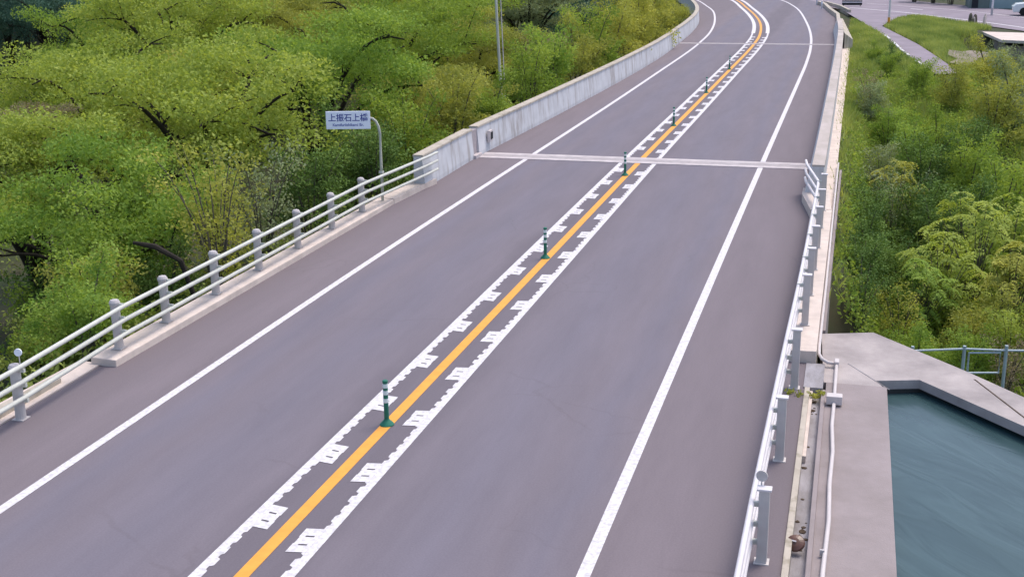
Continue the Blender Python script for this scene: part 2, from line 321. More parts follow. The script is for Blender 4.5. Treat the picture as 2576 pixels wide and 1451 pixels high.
def grid_terrain():
    xs = np.concatenate([np.arange(-160, -30, 4.0), np.arange(-30, 26, 0.8), np.arange(26, 120, 4.0)]); ys = np.concatenate([np.arange(-20, 110, 1.0), np.arange(110, 330, 4.0)])
    Xg, Yg = np.meshgrid(xs, ys); Z = terrain(Xg, Yg)
    v = np.stack([Xg.ravel(), Yg.ravel(), Z.ravel()], 1); nx = len(xs); ny = len(ys)
    i = (np.arange(ny - 1)[:, None] * nx + np.arange(nx - 1)[None]).ravel()
    f = np.stack([i, i + 1, i + 1 + nx, i + nx], 1)
    return mesh_np("ground", v, f, 'soil')
def mesh_np(name, v, f, mt, tint=None, parent=None, smooth=False, link=True):
    me = bpy.data.meshes.new(name); k = f.shape[1]
    me.vertices.add(len(v)); me.vertices.foreach_set("co", np.ascontiguousarray(v, np.float32).ravel())
    me.loops.add(f.size); me.loops.foreach_set("vertex_index", np.ascontiguousarray(f, np.int32).ravel())
    me.polygons.add(len(f)); me.polygons.foreach_set("loop_start", np.arange(0, f.size, k, dtype=np.int32))
    if tint is not None:
        a = me.attributes.new("tint", 'FLOAT', 'POINT'); a.data.foreach_set("value", np.ascontiguousarray(tint, np.float32))
    me.update(calc_edges=True)
    if smooth: me.polygons.foreach_set("use_smooth", np.ones(len(f), bool))
    me.materials.append(M[mt])
    if not link: return me
    o = bpy.data.objects.new(name, me); C.objects.link(o); o.parent = parent; return o
g = grid_terrain(); tag(g, kind='structure')

# road sheet
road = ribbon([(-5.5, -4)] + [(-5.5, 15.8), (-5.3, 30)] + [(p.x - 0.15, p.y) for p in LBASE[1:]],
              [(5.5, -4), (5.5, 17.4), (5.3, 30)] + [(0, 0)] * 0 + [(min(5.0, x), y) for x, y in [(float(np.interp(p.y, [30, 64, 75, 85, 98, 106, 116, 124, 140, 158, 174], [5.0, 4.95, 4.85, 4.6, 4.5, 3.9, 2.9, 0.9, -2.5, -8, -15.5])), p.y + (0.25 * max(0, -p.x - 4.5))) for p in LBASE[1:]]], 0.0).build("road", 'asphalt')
tag(road, kind='structure')
for nm, pts, z in (("cross_road", [(2.2, 116.5), (4.5, 109.6), (10.2, 101.7), (12.6, 95.6), (16.4, 86.8), (24, 71), (60, 5), (70, 10), (36, 72), (24, 97), (18.5, 108), (13, 119), (6, 131), (-3, 150), (-8, 158), (-2.5, 140), (0.9, 124)], -0.008),
                   ("side_lane", [(4.5, 109.6), (6.26, 94), (7.74, 79.8), (8.42, 69.7), (9.0, 65), (9.6, 60), (10.7, 60.5), (10.1, 68), (9.4, 75.9), (8.33, 84.3), (7.6, 90), (8.6, 97), (10.2, 101.75)], 0.0)):
    o = MB().poly([(x, y, z) for x, y in pts]).build(nm, 'asphalt2'); tag(o, kind='structure')
    if nm == "side_lane": o.location.z = 0.02
# bridge deck body under the road
deck = MB().box(-5.45, 15.0, -1.0, 5.62, 76, -0.03).build("bridge_deck", 'kerb'); tag(deck, kind='structure')

# road markings (pieces of the road)
for nm, path, wd in (("white_line", LLINE, 0.14), ("white_line", RLINE, 0.145)):
    strip(path, wd, 0.005).build(nm, 'white', road)
strip(CEN, 0.16, 0.005).build("yellow_line", 'yellow', road)
for sgn in (-1, 1):
    strip(offset(sub(CEN, -4, 83), 0.497 * sgn), 0.108, 0.005).build("deceleration_line", 'white', road)
    strip(offset(sub(CEN, 83, 173), 0.46 * sgn), 0.24, 0.005).build("deceleration_line", 'white', road)
rib = MB(); rng = random.Random(3)
def frame(y):
    for a, b in zip(CEN[:-1], CEN[1:]):
        if a.y <= y < b.y: t = (b - a).normalized(); return a.lerp(b, (y - a.y) / (b.y - a.y)), t, Vector((t.y, -t.x))
y = 7.5
while y < 80:
    for sgn in (-1, 1):
        p, t, n = frame(y + 0.1 * sgn); a = 0.442; b = 0.405 + rng.uniform(-.012, .012); h = 0.10
        q = [p + n * a * sgn - t * h, p + n * b * sgn - t * (h - .03), p + n * b * sgn + t * (h - .03), p + n * a * sgn + t * h]
        rib.poly([(k.x, k.y, 0.005) for k in q])
    y += 0.265
o = rib.build("line_rib", 'white', road); tag(o, kind='stuff')
def block_mesh(s):
    mb = MB(); a, b = 0.442, 0.215
    def q(x0, y0, x1, y1): mb.poly([(x0 * s, y0 + (x0 - a) * .16, 0), (x1 * s, y0 + (x1 - a) * .16, 0), (x1 * s, y1 + (x1 - a) * .16, 0), (x0 * s, y1 + (x0 - a) * .16, 0)])
    q(a, -.28, b, -.125); q(a, -.075, b + .01, .075); q(a, .125, b, .28)
    for y0 in (-.125, .075): q(a, y0, .385, y0 + .05); q(.285, y0, b, y0 + .05); q(.385, y0 + .034, .285, y0 + .05)
    return mb
for s, y0 in ((-1, 8.03), (1, 7.6)):
    src = None
    for k in range(41):
        yy = y0 + 1.845 * k
        if yy > 81: break
        if abs(yy - 35.4) < 0.75 or abs(yy - 75) < 0.4: continue
        p, t, n = frame(yy)
        if src is None: src = block_mesh(s).build("deceleration_block", 'white', road); c = src
        else: c = copyo(src, road)
        c.location = (p.x, p.y, 0.0065); c.rotation_euler = (0, 0, -math.atan2(t.x, t.y))
# expansion joints
def joint(y, hw, xl, xr):
    j = MB().box(xl, y - hw, 0.001, xr, y + hw, 0.014).build("expansion_joint", 'joint', road)
    for dy in (-0.13, 0.13): MB().box(xl, y + dy * hw / .45 - .02, 0.0145, xr, y + dy * hw / .45 + .02, 0.018).build("steel_strip", 'steel', j)
    MB().box(xl, y - .012, 0.0145, xr, y + .012, 0.0165).build("rubber_seal", 'lip_shade2', j)
joint(35.42, 0.46, -4.9, 4.88); joint(75.0, 0.32, -4.34, 4.72)

# ------------------------------------------------------------------ left kerb, concrete barriers
def kerb(name, pts, prof, label): 
    o = MB().sweep([Vector(p) for p in pts], prof).build(name, 'kerb', bevel=0.012); tag(o, kind='structure'); return o
kerb("kerb", [(-5.01, 15.85), (-5.01, 28.2), (-4.93, 30.2)], [(0, -.4), (-.01, .115), (-.46, .13), (-.46, -.4)], '')
kerb("kerb", [(5.13, 18.55), (5.13, 28.8), (5.0, 30.8)], [(0, -.4), (0.02, .19), (.49, .2), (.49, -.6)], '')
def barrier(label, path, side, h=0.9, name="concrete_barrier"):
    r = empty(name, (path[0].x, path[0].y, 0), label, "concrete barrier", "concrete barriers along the road")
    P = [Vector((p.x - path[0].x, p.y - path[0].y)) for p in path]
    a, b = (0.07, 0.30) if side < 0 else (0.19, 0.44)
    MB().sweep(P, [(0, -.3), (0.0, .12), (a, h - .05), (b, h - .05), (b + .02, -.9)], side).build("wall", 'barrier', r)
    MB().sweep(P, [(a - .035, h - .05), (a - .03, h), (b + .02, h), (b + .03, h - .05)], side).build("coping", 'cap' if side < 0 else 'pale', r)
    return r
lb = sub(LBASE, 30.2, 34.75); barrier("short grey concrete barrier section before the bridge joint on the left, where the railing ends", lb, -1)
barrier("long streaked concrete barrier on the left between the two bridge joints", sub(LBASE, 35.3, 74.7), -1)
barrier("far concrete barrier on the left curving away past the second joint", sub(LBASE, 75.05, 173), -1)
barrier("pale concrete barrier on the right edge running from the near joint to the side lane", sub(RBASE, 30.8, 74.7), 1)
barrier("short far concrete barrier on the right past the second joint", sub(RBASE, 75.1, 84.5), 1)
# recess plates and box at the joint
r = empty("junction_box", (-4.84, 36.25, 0.47), "small dark box with white rim fixed on the left barrier just past the joint", "junction box")
MB().box(-.06, -.17, -.17, .03, .17, .17).build("housing", 'pipe', r); MB().box(.031, -.11, -.1, .045, .11, .12).build("cover", 'dark', r)
r = empty("joint_cover", (-4.95, 35.02, 0), "grey steel cover plate closing the gap in the left barrier", "cover plate")
MB().box(-.28, -.27, .05, -.05, .28, .83).build("plate", 'steel', r); MB().box(-.08, -.3, .0, .1, .32, .10).build("foot_block", 'joint', r)
# kerb flare at the barrier ends and wing wall at the right end
for nm, pts, z in (("kerb_flare", [(-5.45, 28.3), (-5.01, 28.2), (-4.88, 30.2), (-4.8, 30.9), (-5.3, 30.9)], .135), ("kerb_flare", [(5.6, 28.9), (5.13, 28.8), (4.86, 30.6), (4.86, 31.3), (5.5, 31.3)], .21)):
    o = MB().slab(pts, -.3, z).build(nm, 'kerb'); tag(o, kind='structure')
wg = empty("wing_wall", (4.75, 83, 0), "pale concrete wing wall sloping down at the far end of the right barrier", "wall")
MB().slab([(-.1, 1.6, .88), (.25, 1.7, .86), (1.0, -9.5, .45), (0.55, -10, .8)], -.5, .6).build("wall", 'cap', wg)
ek = empty("edge_wall", (4.5, 84.6, 0), "low pale concrete edge wall bending round the grassy corner on the right", "wall")
EW = [Vector((0, 0)), Vector((0.0, 8)), Vector((-.15, 14)), Vector((-.9, 21)), Vector((-1.5, 28)), Vector((-2.1, 31.5))]
MB().sweep(EW, [(0, -.3), (0, .3), (.25, .32), (.25, -.3)], 1).build("wall", 'cap', ek)
MB().sweep([Vector((-2.1, 31.6)), Vector((-1.2, 31.9)), Vector((0.1, 26)), Vector((.9, 20))], [(0, -.3), (0, .25), (.22, .25), (.22, -.3)], 1).build("return_wall", 'cap', ek)

# ------------------------------------------------------------------ railings
def railing(name, origin, posts, rail_path, zs, label, post_kind, rail_r, rail_mat):
    r = empty(name, origin, label, "railing", "railings along the bridge edges"); ox, oy, oz = origin
    src = None
    for (x, y, z, H) in posts:
        if src is None:
            mb = MB()
            if post_kind == 'round':
                mb.lathe([(.075, 0), (.075, .74), (.085, .76), (.085, .79), (.06, .825), (.02, .84)], 14)
                src = mb.build("post", 'post', r); src2 = MB().lathe([(.087, .765), (.088, .80), (.065, .838), (.02, .852)], 14).build("cap", 'postcap', src)
                src3 = MB().box(-.09, -.09, 0, .09, .09, .012).build("base_plate", 'post', src)
            else:
                mb.box(-.056, -.048, 0, .056, .048, .84); src = mb.build("post", 'post', r, bevel=.008)
                src2 = MB().box(-.08, -.058, .841, .075, .058, .866).build("cap", 'railwhite', src, bevel=.006)
                src3 = MB().box(-.08, -.075, 0, .08, .075, .010).build("base_plate", 'post', src)
            # brackets that carry the rails on the road side
            s = 1 if post_kind == 'round' else -1
            for zz in zs: MB().box(min(0, s * .16), -.02, zz - .035, max(0, s * .16), .02, zz + .02).build("bracket", 'galv', src)
            c = src
        else:
            c = copyo(src, r)
            for ch in src.children: copyo(ch, c)
        c.location = (x - ox, y - oy, z - oz); c.scale = (1, 1, H)
    for zz in zs:
        MB().tube([(p[0] - ox, p[1] - oy, zz * (1 if len(p) < 3 else 1) + (p[2] if len(p) > 2 else 0) - oz) for p in rail_path], rail_r, 10).build("rail", rail_mat, r, smooth=True)
    return r
lp = [(-5.1, 11.5, 0, 1), (-5.12, 13.63, 0, .97), (-5.27, 16.35, .13, .97), (-5.27, 17.8, .13, .97), (-5.27, 19.55, .13, .97), (-5.27, 21.3, .13, .97), (-5.27, 23.12, .13, .97), (-5.27, 24.92, .13, .97), (-5.27, 26.72, .13, .97)]
LR = railing("bridge_railing", (-5.25, 20, 0), lp, [(-4.95, 8, -.03), (-4.97, 11.5, .0), (-5.0, 13.63, 0.03), (-5.06, 15.1, .06), (-5.12, 16.35, .08), (-5.12, 26.3, .08), (-5.1, 26.8, .08), (-4.82, 30.3, .08), (-4.80, 31.0, .08)], (.31, .54, .765), "three-rail cream tube railing with round grey posts on the left kerb", 'round', .036, 'galv')
MB().lathe([(.0, -.01), (.055, -.01), (.055, .01), (.0, .01)], 16).build("reflector", 'signwhite', LR).location = (.19, -6.33, .98)
rf = [c for c in LR.children if c.name.startswith("reflector")][0]; rf.rotation_euler = (R_(90), 0, R_(12))
MB().tube([(.19, -6.32, .70), (.19, -6.32, .94)], .008, 6).build("reflector_stem", 'post', LR)
rp = [(5.28, 9.3, 0, 1), (5.28, 12.02, 0, 1.0), (5.3, 14.74, 0, 1.0), (5.35, 17.4, 0, 1.06), (5.385, 19.9, .2, 1), (5.39, 21.7, .2, 1), (5.40, 23.45, .2, 1), (5.41, 25.2, .2, 1), (5.41, 27.0, .2, 1), (5.41, 28.8, .2, 1)]
RR = railing("bridge_railing", (5.35, 20, 0), rp, [(5.14, 5, -.05), (5.15, 12, 0), (5.17, 14.7, 0), (5.2, 17.4, .04), (5.25, 19.9, .18), (5.27, 23.4, .18), (5.28, 28.5, .18), (5.27, 28.9, .18), (4.93, 31.0, .18), (4.88, 31.6, .18)], (.24, .45, .68), "white three-rail railing with flat-capped box posts on the right edge beside the drain", 'box', .033, 'railwhite')
q = MB().lathe([(0, -.01), (.062, -.01), (.062, .01), (0, .01)], 16).build("reflector", 'post', RR); q.location = (-.11, -7.9, 0.96); q.rotation_euler = (R_(90), 0, R_(-10))
MB().tube([(-.11, -7.9, .7), (-.11, -7.9, .95)], .008, 6).build("reflector_stem", 'post', RR)

# ------------------------------------------------------------------ left low gutter beside the near railing
gut = MB().slab([(-5.22, -3), (-5.22, 8), (-5.24, 13), (-5.32, 15.9), (-5.75, 15.95), (-5.9, 8), (-5.9, -3)], -.5, .02).build("gutter_slab", 'kerb'); tag(gut, kind='structure')
MB().slab([(-5.3, -3), (-5.32, 8), (-5.36, 13), (-5.42, 15.0), (-5.6, 15.0), (-5.66, 8), (-5.66, -3)], .021, .09).build("gutter_rim", 'cap', gut)

# ------------------------------------------------------------------ right drain, slab, pond
dr = empty("drain_channel", (5.5, 8, 0)); tag(dr, kind='structure'); del dr["kind"]; tag(dr, "long grey concrete drain channel with dirt in it behind the right railing", "drain")
MB().box(0.0, -11, -.5, .075, 9.4, .03).build("kerb_edge", 'cap', dr, bevel=.008)
MB().box(.076, -11, -.5, .24, 9.4, -.13).build("channel_floor", 'gutter', dr)
MB().box(.241, -11, -.5, .30, 9.4, .01).build("outer_edge", 'slab', dr, bevel=.008)
MB().box(-.02, 9.42, -.45, .26, 10.5, .02).build("end_wall", 'gutter', dr)
rn = random.Random(5); db = MB()
for k in range(26):
    yy = rn.choice([rn.uniform(8.7, 9.3), rn.uniform(-1, 9), rn.uniform(4.6, 5.3)]); xx = rn.uniform(.08, .2); s = rn.uniform(.015, .05); db.slab([(xx, yy), (xx + s, yy + s * rn.uniform(-.3, .3)), (xx + s * 1.4, yy + s * rn.uniform(.6, 1.2)), (xx + s * .5, yy + s * rn.uniform(1.3, 2.4)), (xx - s * .3, yy + s)], -.131, -.131 + s * .25)
db.build("debris", 'dirt', dr)["kind"] = "stuff"
slab = MB().box(5.801, -3, -.6, 6.67, 17.80, -.02).build("concrete_walkway", 'slab'); tag(slab, kind='structure')
slab2 = MB().slab([(5.765, 17.805), (6.61, 17.805), (6.52, 18.05), (7.15, 18.24), (8.44, 16.70), (11.5, 13.1), (12.1, 13.7), (8.60, 17.80), (7.83, 18.82), (6.5, 20.42), (5.66, 20.15)], -.165, -.025).build("concrete_apron", 'apron'); tag(slab2, kind='structure')
sk = MB().slab([(6.7, 18.1), (7.2, 18.3), (8.55, 16.95), (11.4, 13.4), (11.7, 13.9), (8.5, 17.5), (7.4, 18.7), (6.6, 18.6)], -1.6, -.166).build("pond_wall", 'lip_shade'); tag(sk, kind='structure')
wt = MB().poly([(6.6, -4, -.24), (16, -4, -.24), (16, 14, -.24), (11.5, 14.5, -.24), (8.6, 17.4, -.24), (7.4, 18.7, -.24), (6.45, 18.5, -.24), (6.45, 17, -.24)]).build("pond_water", 'water'); tag(wt, kind='structure')
sm_ = MB().slab([(7.93, 18.45), (7.955, 18.44), (8.52, 16.94), (8.50, 16.93)], -.024, -.019).build('seam', 'dirt', slab2); MB().slab([(6.70, 17.70), (6.71, 17.71), (6.11, 18.74), (6.1, 18.73)], -.024, -.020).build('seam', 'gutter', slab2)
# seam on the apron
for k, (a, b) in enumerate((((6.62, 17.6), (6.1, 18.9)), ((7.9, 18.55), (8.35, 17.0)), ((6.67, 16.3), (6.02, 17.1)))):
    pass
# conduit
pp = empty("conduit_pipe", (5.65, 18.6, 0.1), "thin white conduit pipe running along the outer edge of the right kerb and walkway", "pipe")
MB().tube([(-.0, 17, 0.0), (0, 9, 0.0), (.005, 4, .0), (0.0, .5, .0), (0.01, .12, -.0), (.06, -.04, -.02), (.15, -.1, -.05), (.265, -.1, -.06)], .026, 10).build("upper_pipe", 'pipe', pp, smooth=True)
MB().tube([(.285, -.02, -.07), (.28, -1.0, -.075), (.28, -1.7, -.08), (.27, -2.6, -.07), (.30, -3.5, -.07), (.285, -4.5, -.07), (.30, -5.5, -.07), (.27, -6.7, -.07), (.265, -9, -.07), (.25, -14, -.07)], .026, 10).build("lower_pipe", 'pipe', pp, smooth=True)
MB().box(.25, -.16, -.1, .32, .02, -.01).build("elbow", 'pipe', pp, bevel=.01)
jb = MB().box(.17, -1.78, -.10, .39, -1.62, .03).build("junction_box", 'pipe', pp, bevel=.01)
MB().box(.225, -6.3, -.1, .275, -6.27, -.03).build("clamp", 'postcap', pp)
wd = MB().slab([(5.66, 20.2), (5.72, 20.2), (5.76, 35), (5.70, 35)], -1.3, .02).build("deck_edge", 'slab'); tag(wd, kind='structure')
ru = empty("rusty_lid", (5.61, 12.55, -.09), "round rusty brown lid lying tilted in the drain channel", "lid")
q = MB().lathe([(0, -.012), (.095, -.012), (.105, 0), (.095, .02), (.05, .035), (0, .04)], 18).build("lid", 'rust', ru); q.rotation_euler = (R_(38), R_(-8), 0); q.location.z = .08
q2 = MB().box(-.03, -.006, .041, .03, .008, .052).build("glint", 'railwhite', ru); q2.rotation_euler = (R_(38), R_(-8), R_(-30)); q2.location.z = .08  # white sliver standing in for the bright glint on the lid
# weeds at the drain head
def leaves_np(cent, n_each, rad, size, rs, up=0.7, aspect=0.55):
    """small pointed leaf quads scattered round centres; returns verts, faces, tint"""
    n = len(cent) * n_each; c = np.repeat(cent, n_each, 0)
    u = rs.normal(size=(n, 3)); u /= np.linalg.norm(u, axis=1)[:, None]; u *= rs.random((n, 1)) ** (1 / 2.2)
    p = c + u * np.asarray(rad)
    nrm = rs.normal(size=(n, 3)) * (1 - up); nrm[:, 2] += up; nrm /= np.linalg.norm(nrm, axis=1)[:, None]
    a = rs.normal(size=(n, 3)); a -= nrm * (a * nrm).sum(1)[:, None]; a /= np.linalg.norm(a, axis=1)[:, None]; b = np.cross(nrm, a)
    s = size * rs.uniform(.65, 1.35, (n, 1)); L = a * s; Wd = b * s * aspect
    v = np.stack([p - L * .5, p - L * .05 + Wd * .5, p + L * .5 - nrm * s * .12, p - L * .05 - Wd * .5], 1).reshape(-1, 3)
    f = np.arange(n * 4).reshape(-1, 4)
    pt = np.repeat(rs.random(len(cent)), n_each); tint = np.clip(.95 * pt - .15 + .4 * rs.random(n), 0, 1)
    return v, f, np.repeat(tint, 4)
rs0 = np.random.default_rng(2)
v, f, t = leaves_np(np.array([[5.58, 17.15, 0], [5.74, 17.2, .03], [5.3, 17.15, .03], [5.66, 17.25, -.05], [5.44, 17.1, .02]]), 40, (.07, .1, .05), .05, rs0, .3)
o = mesh_np("weeds", v, f, 'yolive', t); tag(o, "small tuft of yellow-green weeds growing at the head of the drain", "weeds", kind='stuff')

# ------------------------------------------------------------------ pipe fence with gate panel
fe = empty("pipe_fence", (8.27, 23.12, -2.3), "low blue-grey pipe fence with a framed panel behind the concrete apron", "fence")
def F(x, y, z): return (x - 8.27, y - 23.12, z + 2.3)
M['fence'] = mat("fence_paint", (0.44, 0.52, 0.56), 0.5, 0.1, 4)
MB().tube([F(7.0, 22.9, -1.16), F(8.24, 23.23, -1.12), F(9.0, 23.43, -1.16), F(10.6, 23.86, -1.19)], .022, 8).build("top_rail", 'fence', fe)
MB().tube([F(7.0, 22.9, -1.62), F(8.24, 23.2, -1.6)], .016, 8).build("lower_rail", 'fence', fe)
for x, y in ((8.24, 23.23), (9.0, 23.43), (10.4, 23.8), (7.3, 22.98)): MB().tube([F(x, y, -2.4), F(x, y, -1.06)], .032, 8).build("post", 'fence', fe)
gp = MB().tube([F(8.33, 23.25, -1.6), F(8.33, 23.25, -1.2), F(8.9, 23.4, -1.2), F(8.9, 23.4, -1.6), F(8.33, 23.25, -1.6)], .022, 8).build("panel_frame", 'fence', fe)

# ------------------------------------------------------------------ delineator posts
dl = empty("delineator_post", (0, 14.64, 0.004), "nearest green delineator post with white bands on the yellow centre line", "delineator post", "green delineator posts along the centre line")
MB().lathe([(.10, 0), (.10, .012), (.075, .04), (.046, .07), (.034, .09)], 18).build("base", 'green', dl)
MB().lathe([(.034, .08), (.034, .62), (.039, .625), (.039, .645), (.028, .655)], 14).build("tube", 'green', dl)
for z in (.33, .445, .545): MB().lathe([(.0355, z), (.0365, z + .004), (.0365, z + .056), (.0355, z + .06)], 14).build("reflective_band", 'tape', dl)
ordn = ["second", "third", "fourth", "fifth", "sixth"]
whr = ["between the first post and the near bridge joint", "just in front of the near bridge joint", "first beyond the near bridge joint", "halfway between the two joints", "closest before the far joint"]
for k in range(5):
    p, t, n = frame(14.64 + 9.22 * (k + 1)); copy_thing(dl, (p.x - .03, p.y, .004), label="%s green delineator post from the camera, %s" % (ordn[k], whr[k]))
# marker posts at the far right road edge
mk = empty("marker_post", (2.95, 109.5, 0), "nearer of two short white marker posts at the far right road edge", "marker post", "white marker posts at the far bend")
MB().lathe([(.07, 0), (.07, .62), (.05, .68), (.02, .7)], 12).build("tube", 'railwhite', mk); MB().lathe([(.073, .45), (.073, .55)], 12).build("band", 'signwhite', mk)
copy_thing(mk, (2.35, 115.3, 0), label="farther of two short white marker posts at the far right road edge")

# ------------------------------------------------------------------ bridge name sign
SG = Vector((-4.95, 26.9, 0))
sp = empty("bridge_name_sign", (-5.5, 28.0, -0.3), "white and blue bridge name sign on a curved pole behind the left railing", "road sign")
d = 29.9 / 29.0
def at29(x, y, z): return ((x - 5.907) * 1.035 + 5.907 + 5.5, y * 1.035 - 28.0, (z - 6.483) * 1.035 + 6.483 + .3)
px, py, _ = at29(-4.86, 27.05, 0); 
arm0 = at29(-5.11, 27.02, 2.32)
MB().tube([(px, py, -1.0), (px, py, 1.55), (px, py, 2.1), (px - .03, py, 2.28), (px - .09, py, 2.40), (px - .17, py - .01, 2.47), (arm0[0] + .02, arm0[1] + .05, arm0[2]), (arm0[0] - .3, arm0[1] - .02, arm0[2] - .0)], [.036, .036, .034, .033, .032, .031, .03, .03], 10).build("pole", 'pole', sp, smooth=True)
a = Vector(at29(-6.10, 26.76, 2.07)); b = Vector(at29(-5.08, 27.03, 2.07)); ctr = (a + b) / 2; wdt = (b - a).length; hgt = .44
pn = empty("x"); bpy.data.objects.remove(pn)
ang = math.atan2((b - a).y, (b - a).x)
def panel(name, w, h, dep, off, mt, par, z0=0.0, x0=0.0, bev=.01):
    o = MB().box(-w / 2, -dep / 2, -h / 2, w / 2, dep / 2, h / 2).build(name, mt, par, bevel=bev)
    o.matrix_local = Matrix.Translation(ctr + Vector((0, 0, hgt / 2 + z0))) @ Matrix.Rotation(ang, 4, 'Z') @ Matrix.Translation((x0, off, 0)); return o
bd = panel("sign_board", wdt, hgt, .03, 0, 'signwhite', sp)
mb = MB(); W2, H2 = wdt / 2 - .035, hgt / 2 - .03
for x0, z0, x1, z1 in ((-W2, -H2, W2, -H2 + .010), (-W2, H2 - .010, W2, H2), (-W2, -H2, -W2 + .010, H2), (W2 - .010, -H2, W2, H2)): mb.box(x0, -.002, z0, x1, .002, z1)
o = mb.build("border", 'signsoft', sp); o.matrix_local = bd.matrix_local @ Matrix.Translation((0, -.018, 0))
def text(body, size, x, z, mt, name, sx=1.0, bold=0.0):
    cu_ = bpy.data.curves.new(name, 'FONT'); cu_.body = body; cu_.size = size; cu_.align_x = 'CENTER'; cu_.align_y = 'CENTER'; cu_.extrude = .001; cu_.offset = bold
    to = bpy.data.objects.new(name, cu_); C.objects.link(to); bpy.context.view_layer.update()
    me = bpy.data.meshes.new_from_object(to.evaluated_get(bpy.context.evaluated_depsgraph_get())); bpy.data.objects.remove(to)
    me.materials.clear(); me.materials.append(M[mt]); o = bpy.data.objects.new(name, me); C.objects.link(o); o.parent = sp
    o.matrix_local = bd.matrix_local @ Matrix.Translation((x, -.0185, z)) @ Matrix.Rotation(R_(90), 4, 'X') @ Matrix.Scale(sx, 4, (1, 0, 0)); return o
text("上振石上橋", .2, 0, .05, 'signblue', "lettering", 0.98, .002)
text("Kamifuriishikami Br.", .095, 0, -.115, 'signsoft', "roman_lettering", 1.0, .002)
MB().tube([(px + .035, py - .02, .6), (px + .04, py - .02, 1.25)], .008, 6).build("cable_or_shade", 'pole', sp); MB().box(px - .05, py - .06, 1.12, px + .05, py + .05, 1.17).build("clamp", 'galv', sp)
MB().box(ctr.x + wdt * .3, ctr.y + .12, ctr.z + .19, ctr.x + wdt * .3 + .05, ctr.y + .2, ctr.z + .25).build("bracket", 'galv', sp)

# tall pole behind the barrier
tp = empty("roadside_pole", (-6.72, 44.2, -1.2), "tall thin pale pole rising out of the frame behind the long left barrier", "pole")
MB().tube([(0, 0, -.5), (-.02, 0, 1.5), (-.3, .5, 4.5), (-.62, 1.0, 9.5)], [.062, .06, .052, .04], 12).build("shaft", 'pole', tp, smooth=True)
MB().tube([(.12, .1, 0), (.09, .1, 1.5), (-.15, .6, 4.5), (-.45, 1.1, 9.3)], .018, 6).build("cable_or_shade", 'post', tp)  # thin grey tube added to imitate the grey shadow beside the pole
for x, y, lab in ((8.05, 90.9, "nearer white pole at the corner of the side lane"), (15.85, 102.3, "white pole on the far side of the cross road near the teal shed")):
    t_ = empty("utility_pole", (x, y, 0), lab, "pole", "white poles by the far junction")
    MB().tube([(0, 0, -.3), (0, 0, 8)], [.075, .055], 10).build("shaft", 'railwhite', t_); MB().tube([(0, 0, 0), (0, 0, .55)], .09, 10).build("sleeve", 'yellow' if x < 10 else 'postcap', t_)
    MB().box(-.25, -.03, 4.2, .25, .03, 4.3).build("crossbar", 'post', t_)

# ------------------------------------------------------------------ far right: shed, concrete block house, car, boards
sh = empty("farm_shed", (14.9, 111.5, 0), "grey-green walled shed beyond the cross road at top right", "shed")
MB().box(0, 0, -.2, 1.6, 4, 2.0).build("wall", 'teal', sh); MB().box(1.61, .3, -.2, 4.2, 4, 2.0).build("side_wall", 'ltblue', sh); MB().box(-.2, -.3, 2.01, 4.5, 4.4, 2.15).build("roof", 'asphalt2', sh)
MB().box(.2, -.03, -.1, .7, -.002, 1.6).build("door", 'darkdoor' if 'darkdoor' in M else 'dark', sh)
hb = empty("block_house", (14.9, 82, -1.4), "low concrete block house with flat pale roof at the right edge of the photo", "building")
MB().slab([(-1.1, 4.2), (-.55, -2.2), (4.5, -4.4), (6.5, 2.0)], 1.22, 1.38).build("roof", 'kerb', hb)
MB().slab([(-.7, 3.8), (-.2, -1.6), (4.2, -3.6), (6.0, 1.8)], -.4, 1.0).build("wall", 'slab', hb)
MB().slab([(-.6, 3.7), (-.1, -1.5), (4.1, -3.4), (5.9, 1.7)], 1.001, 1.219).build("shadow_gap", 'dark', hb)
car = empty("parked_car", (19.45, 102.4, 0.0), "white parked car cut off by the right edge of the photo", "car", rz=R_(-3))
body = MB(); bprof = [(-2.1, .25), (-2.15, .65), (-1.9, .88), (-1.2, .95), (-.6, 1.38), (.9, 1.42), (1.6, .98), (2.1, .9), (2.15, .3)]
n = len(bprof); body.v = [(x, -.8, z) for x, z in bprof] + [(x, .8, z) for x, z in bprof]; body.f = [tuple(range(n)), tuple(reversed(range(n, 2 * n)))] + [(i, i + n, (i + 1) % n + n, (i + 1) % n) for i in range(n)]
body.build("body", 'carwhite', car, bevel=.06)
MB().box(-.7, -.81, 1.0, 1.1, .81, 1.3).build("window", 'glass', car, bevel=.02)
wsrc = None
for x in (-1.35, 1.35):
    for yy in (-.72, .72):
        if wsrc is None: wsrc = MB().tube([(0, -.1, 0), (0, .1, 0)], .31, 16).build("wheel", 'tyre', car); c = wsrc
        else: c = copyo(wsrc, car)
        c.location = (x, yy, .31)
for x in (1.0,): MB().box(-2.17, -.7, .6, -2.12, -.45, .72).build("headlight", 'tape', car); MB().box(-2.17, .45, .6, -2.12, .7, .72).build("headlight", 'tape', car)
bb = empty("barrier_board", (5.4, 113.5, 0), "low dark roadside board with a white stripe at the top of the photo", "barrier board")
MB().box(-.85, -.05, .1, .85, .05, .5).build("board", 'dark', bb); MB().box(-.85, -.056, .3, .85, -.051, .4).build("stripe", 'railwhite', bb)
for x in (-.7, .7): MB().box(x - .03, -.04, 0, x + .03, .04, .1).build("leg", 'dark', bb)
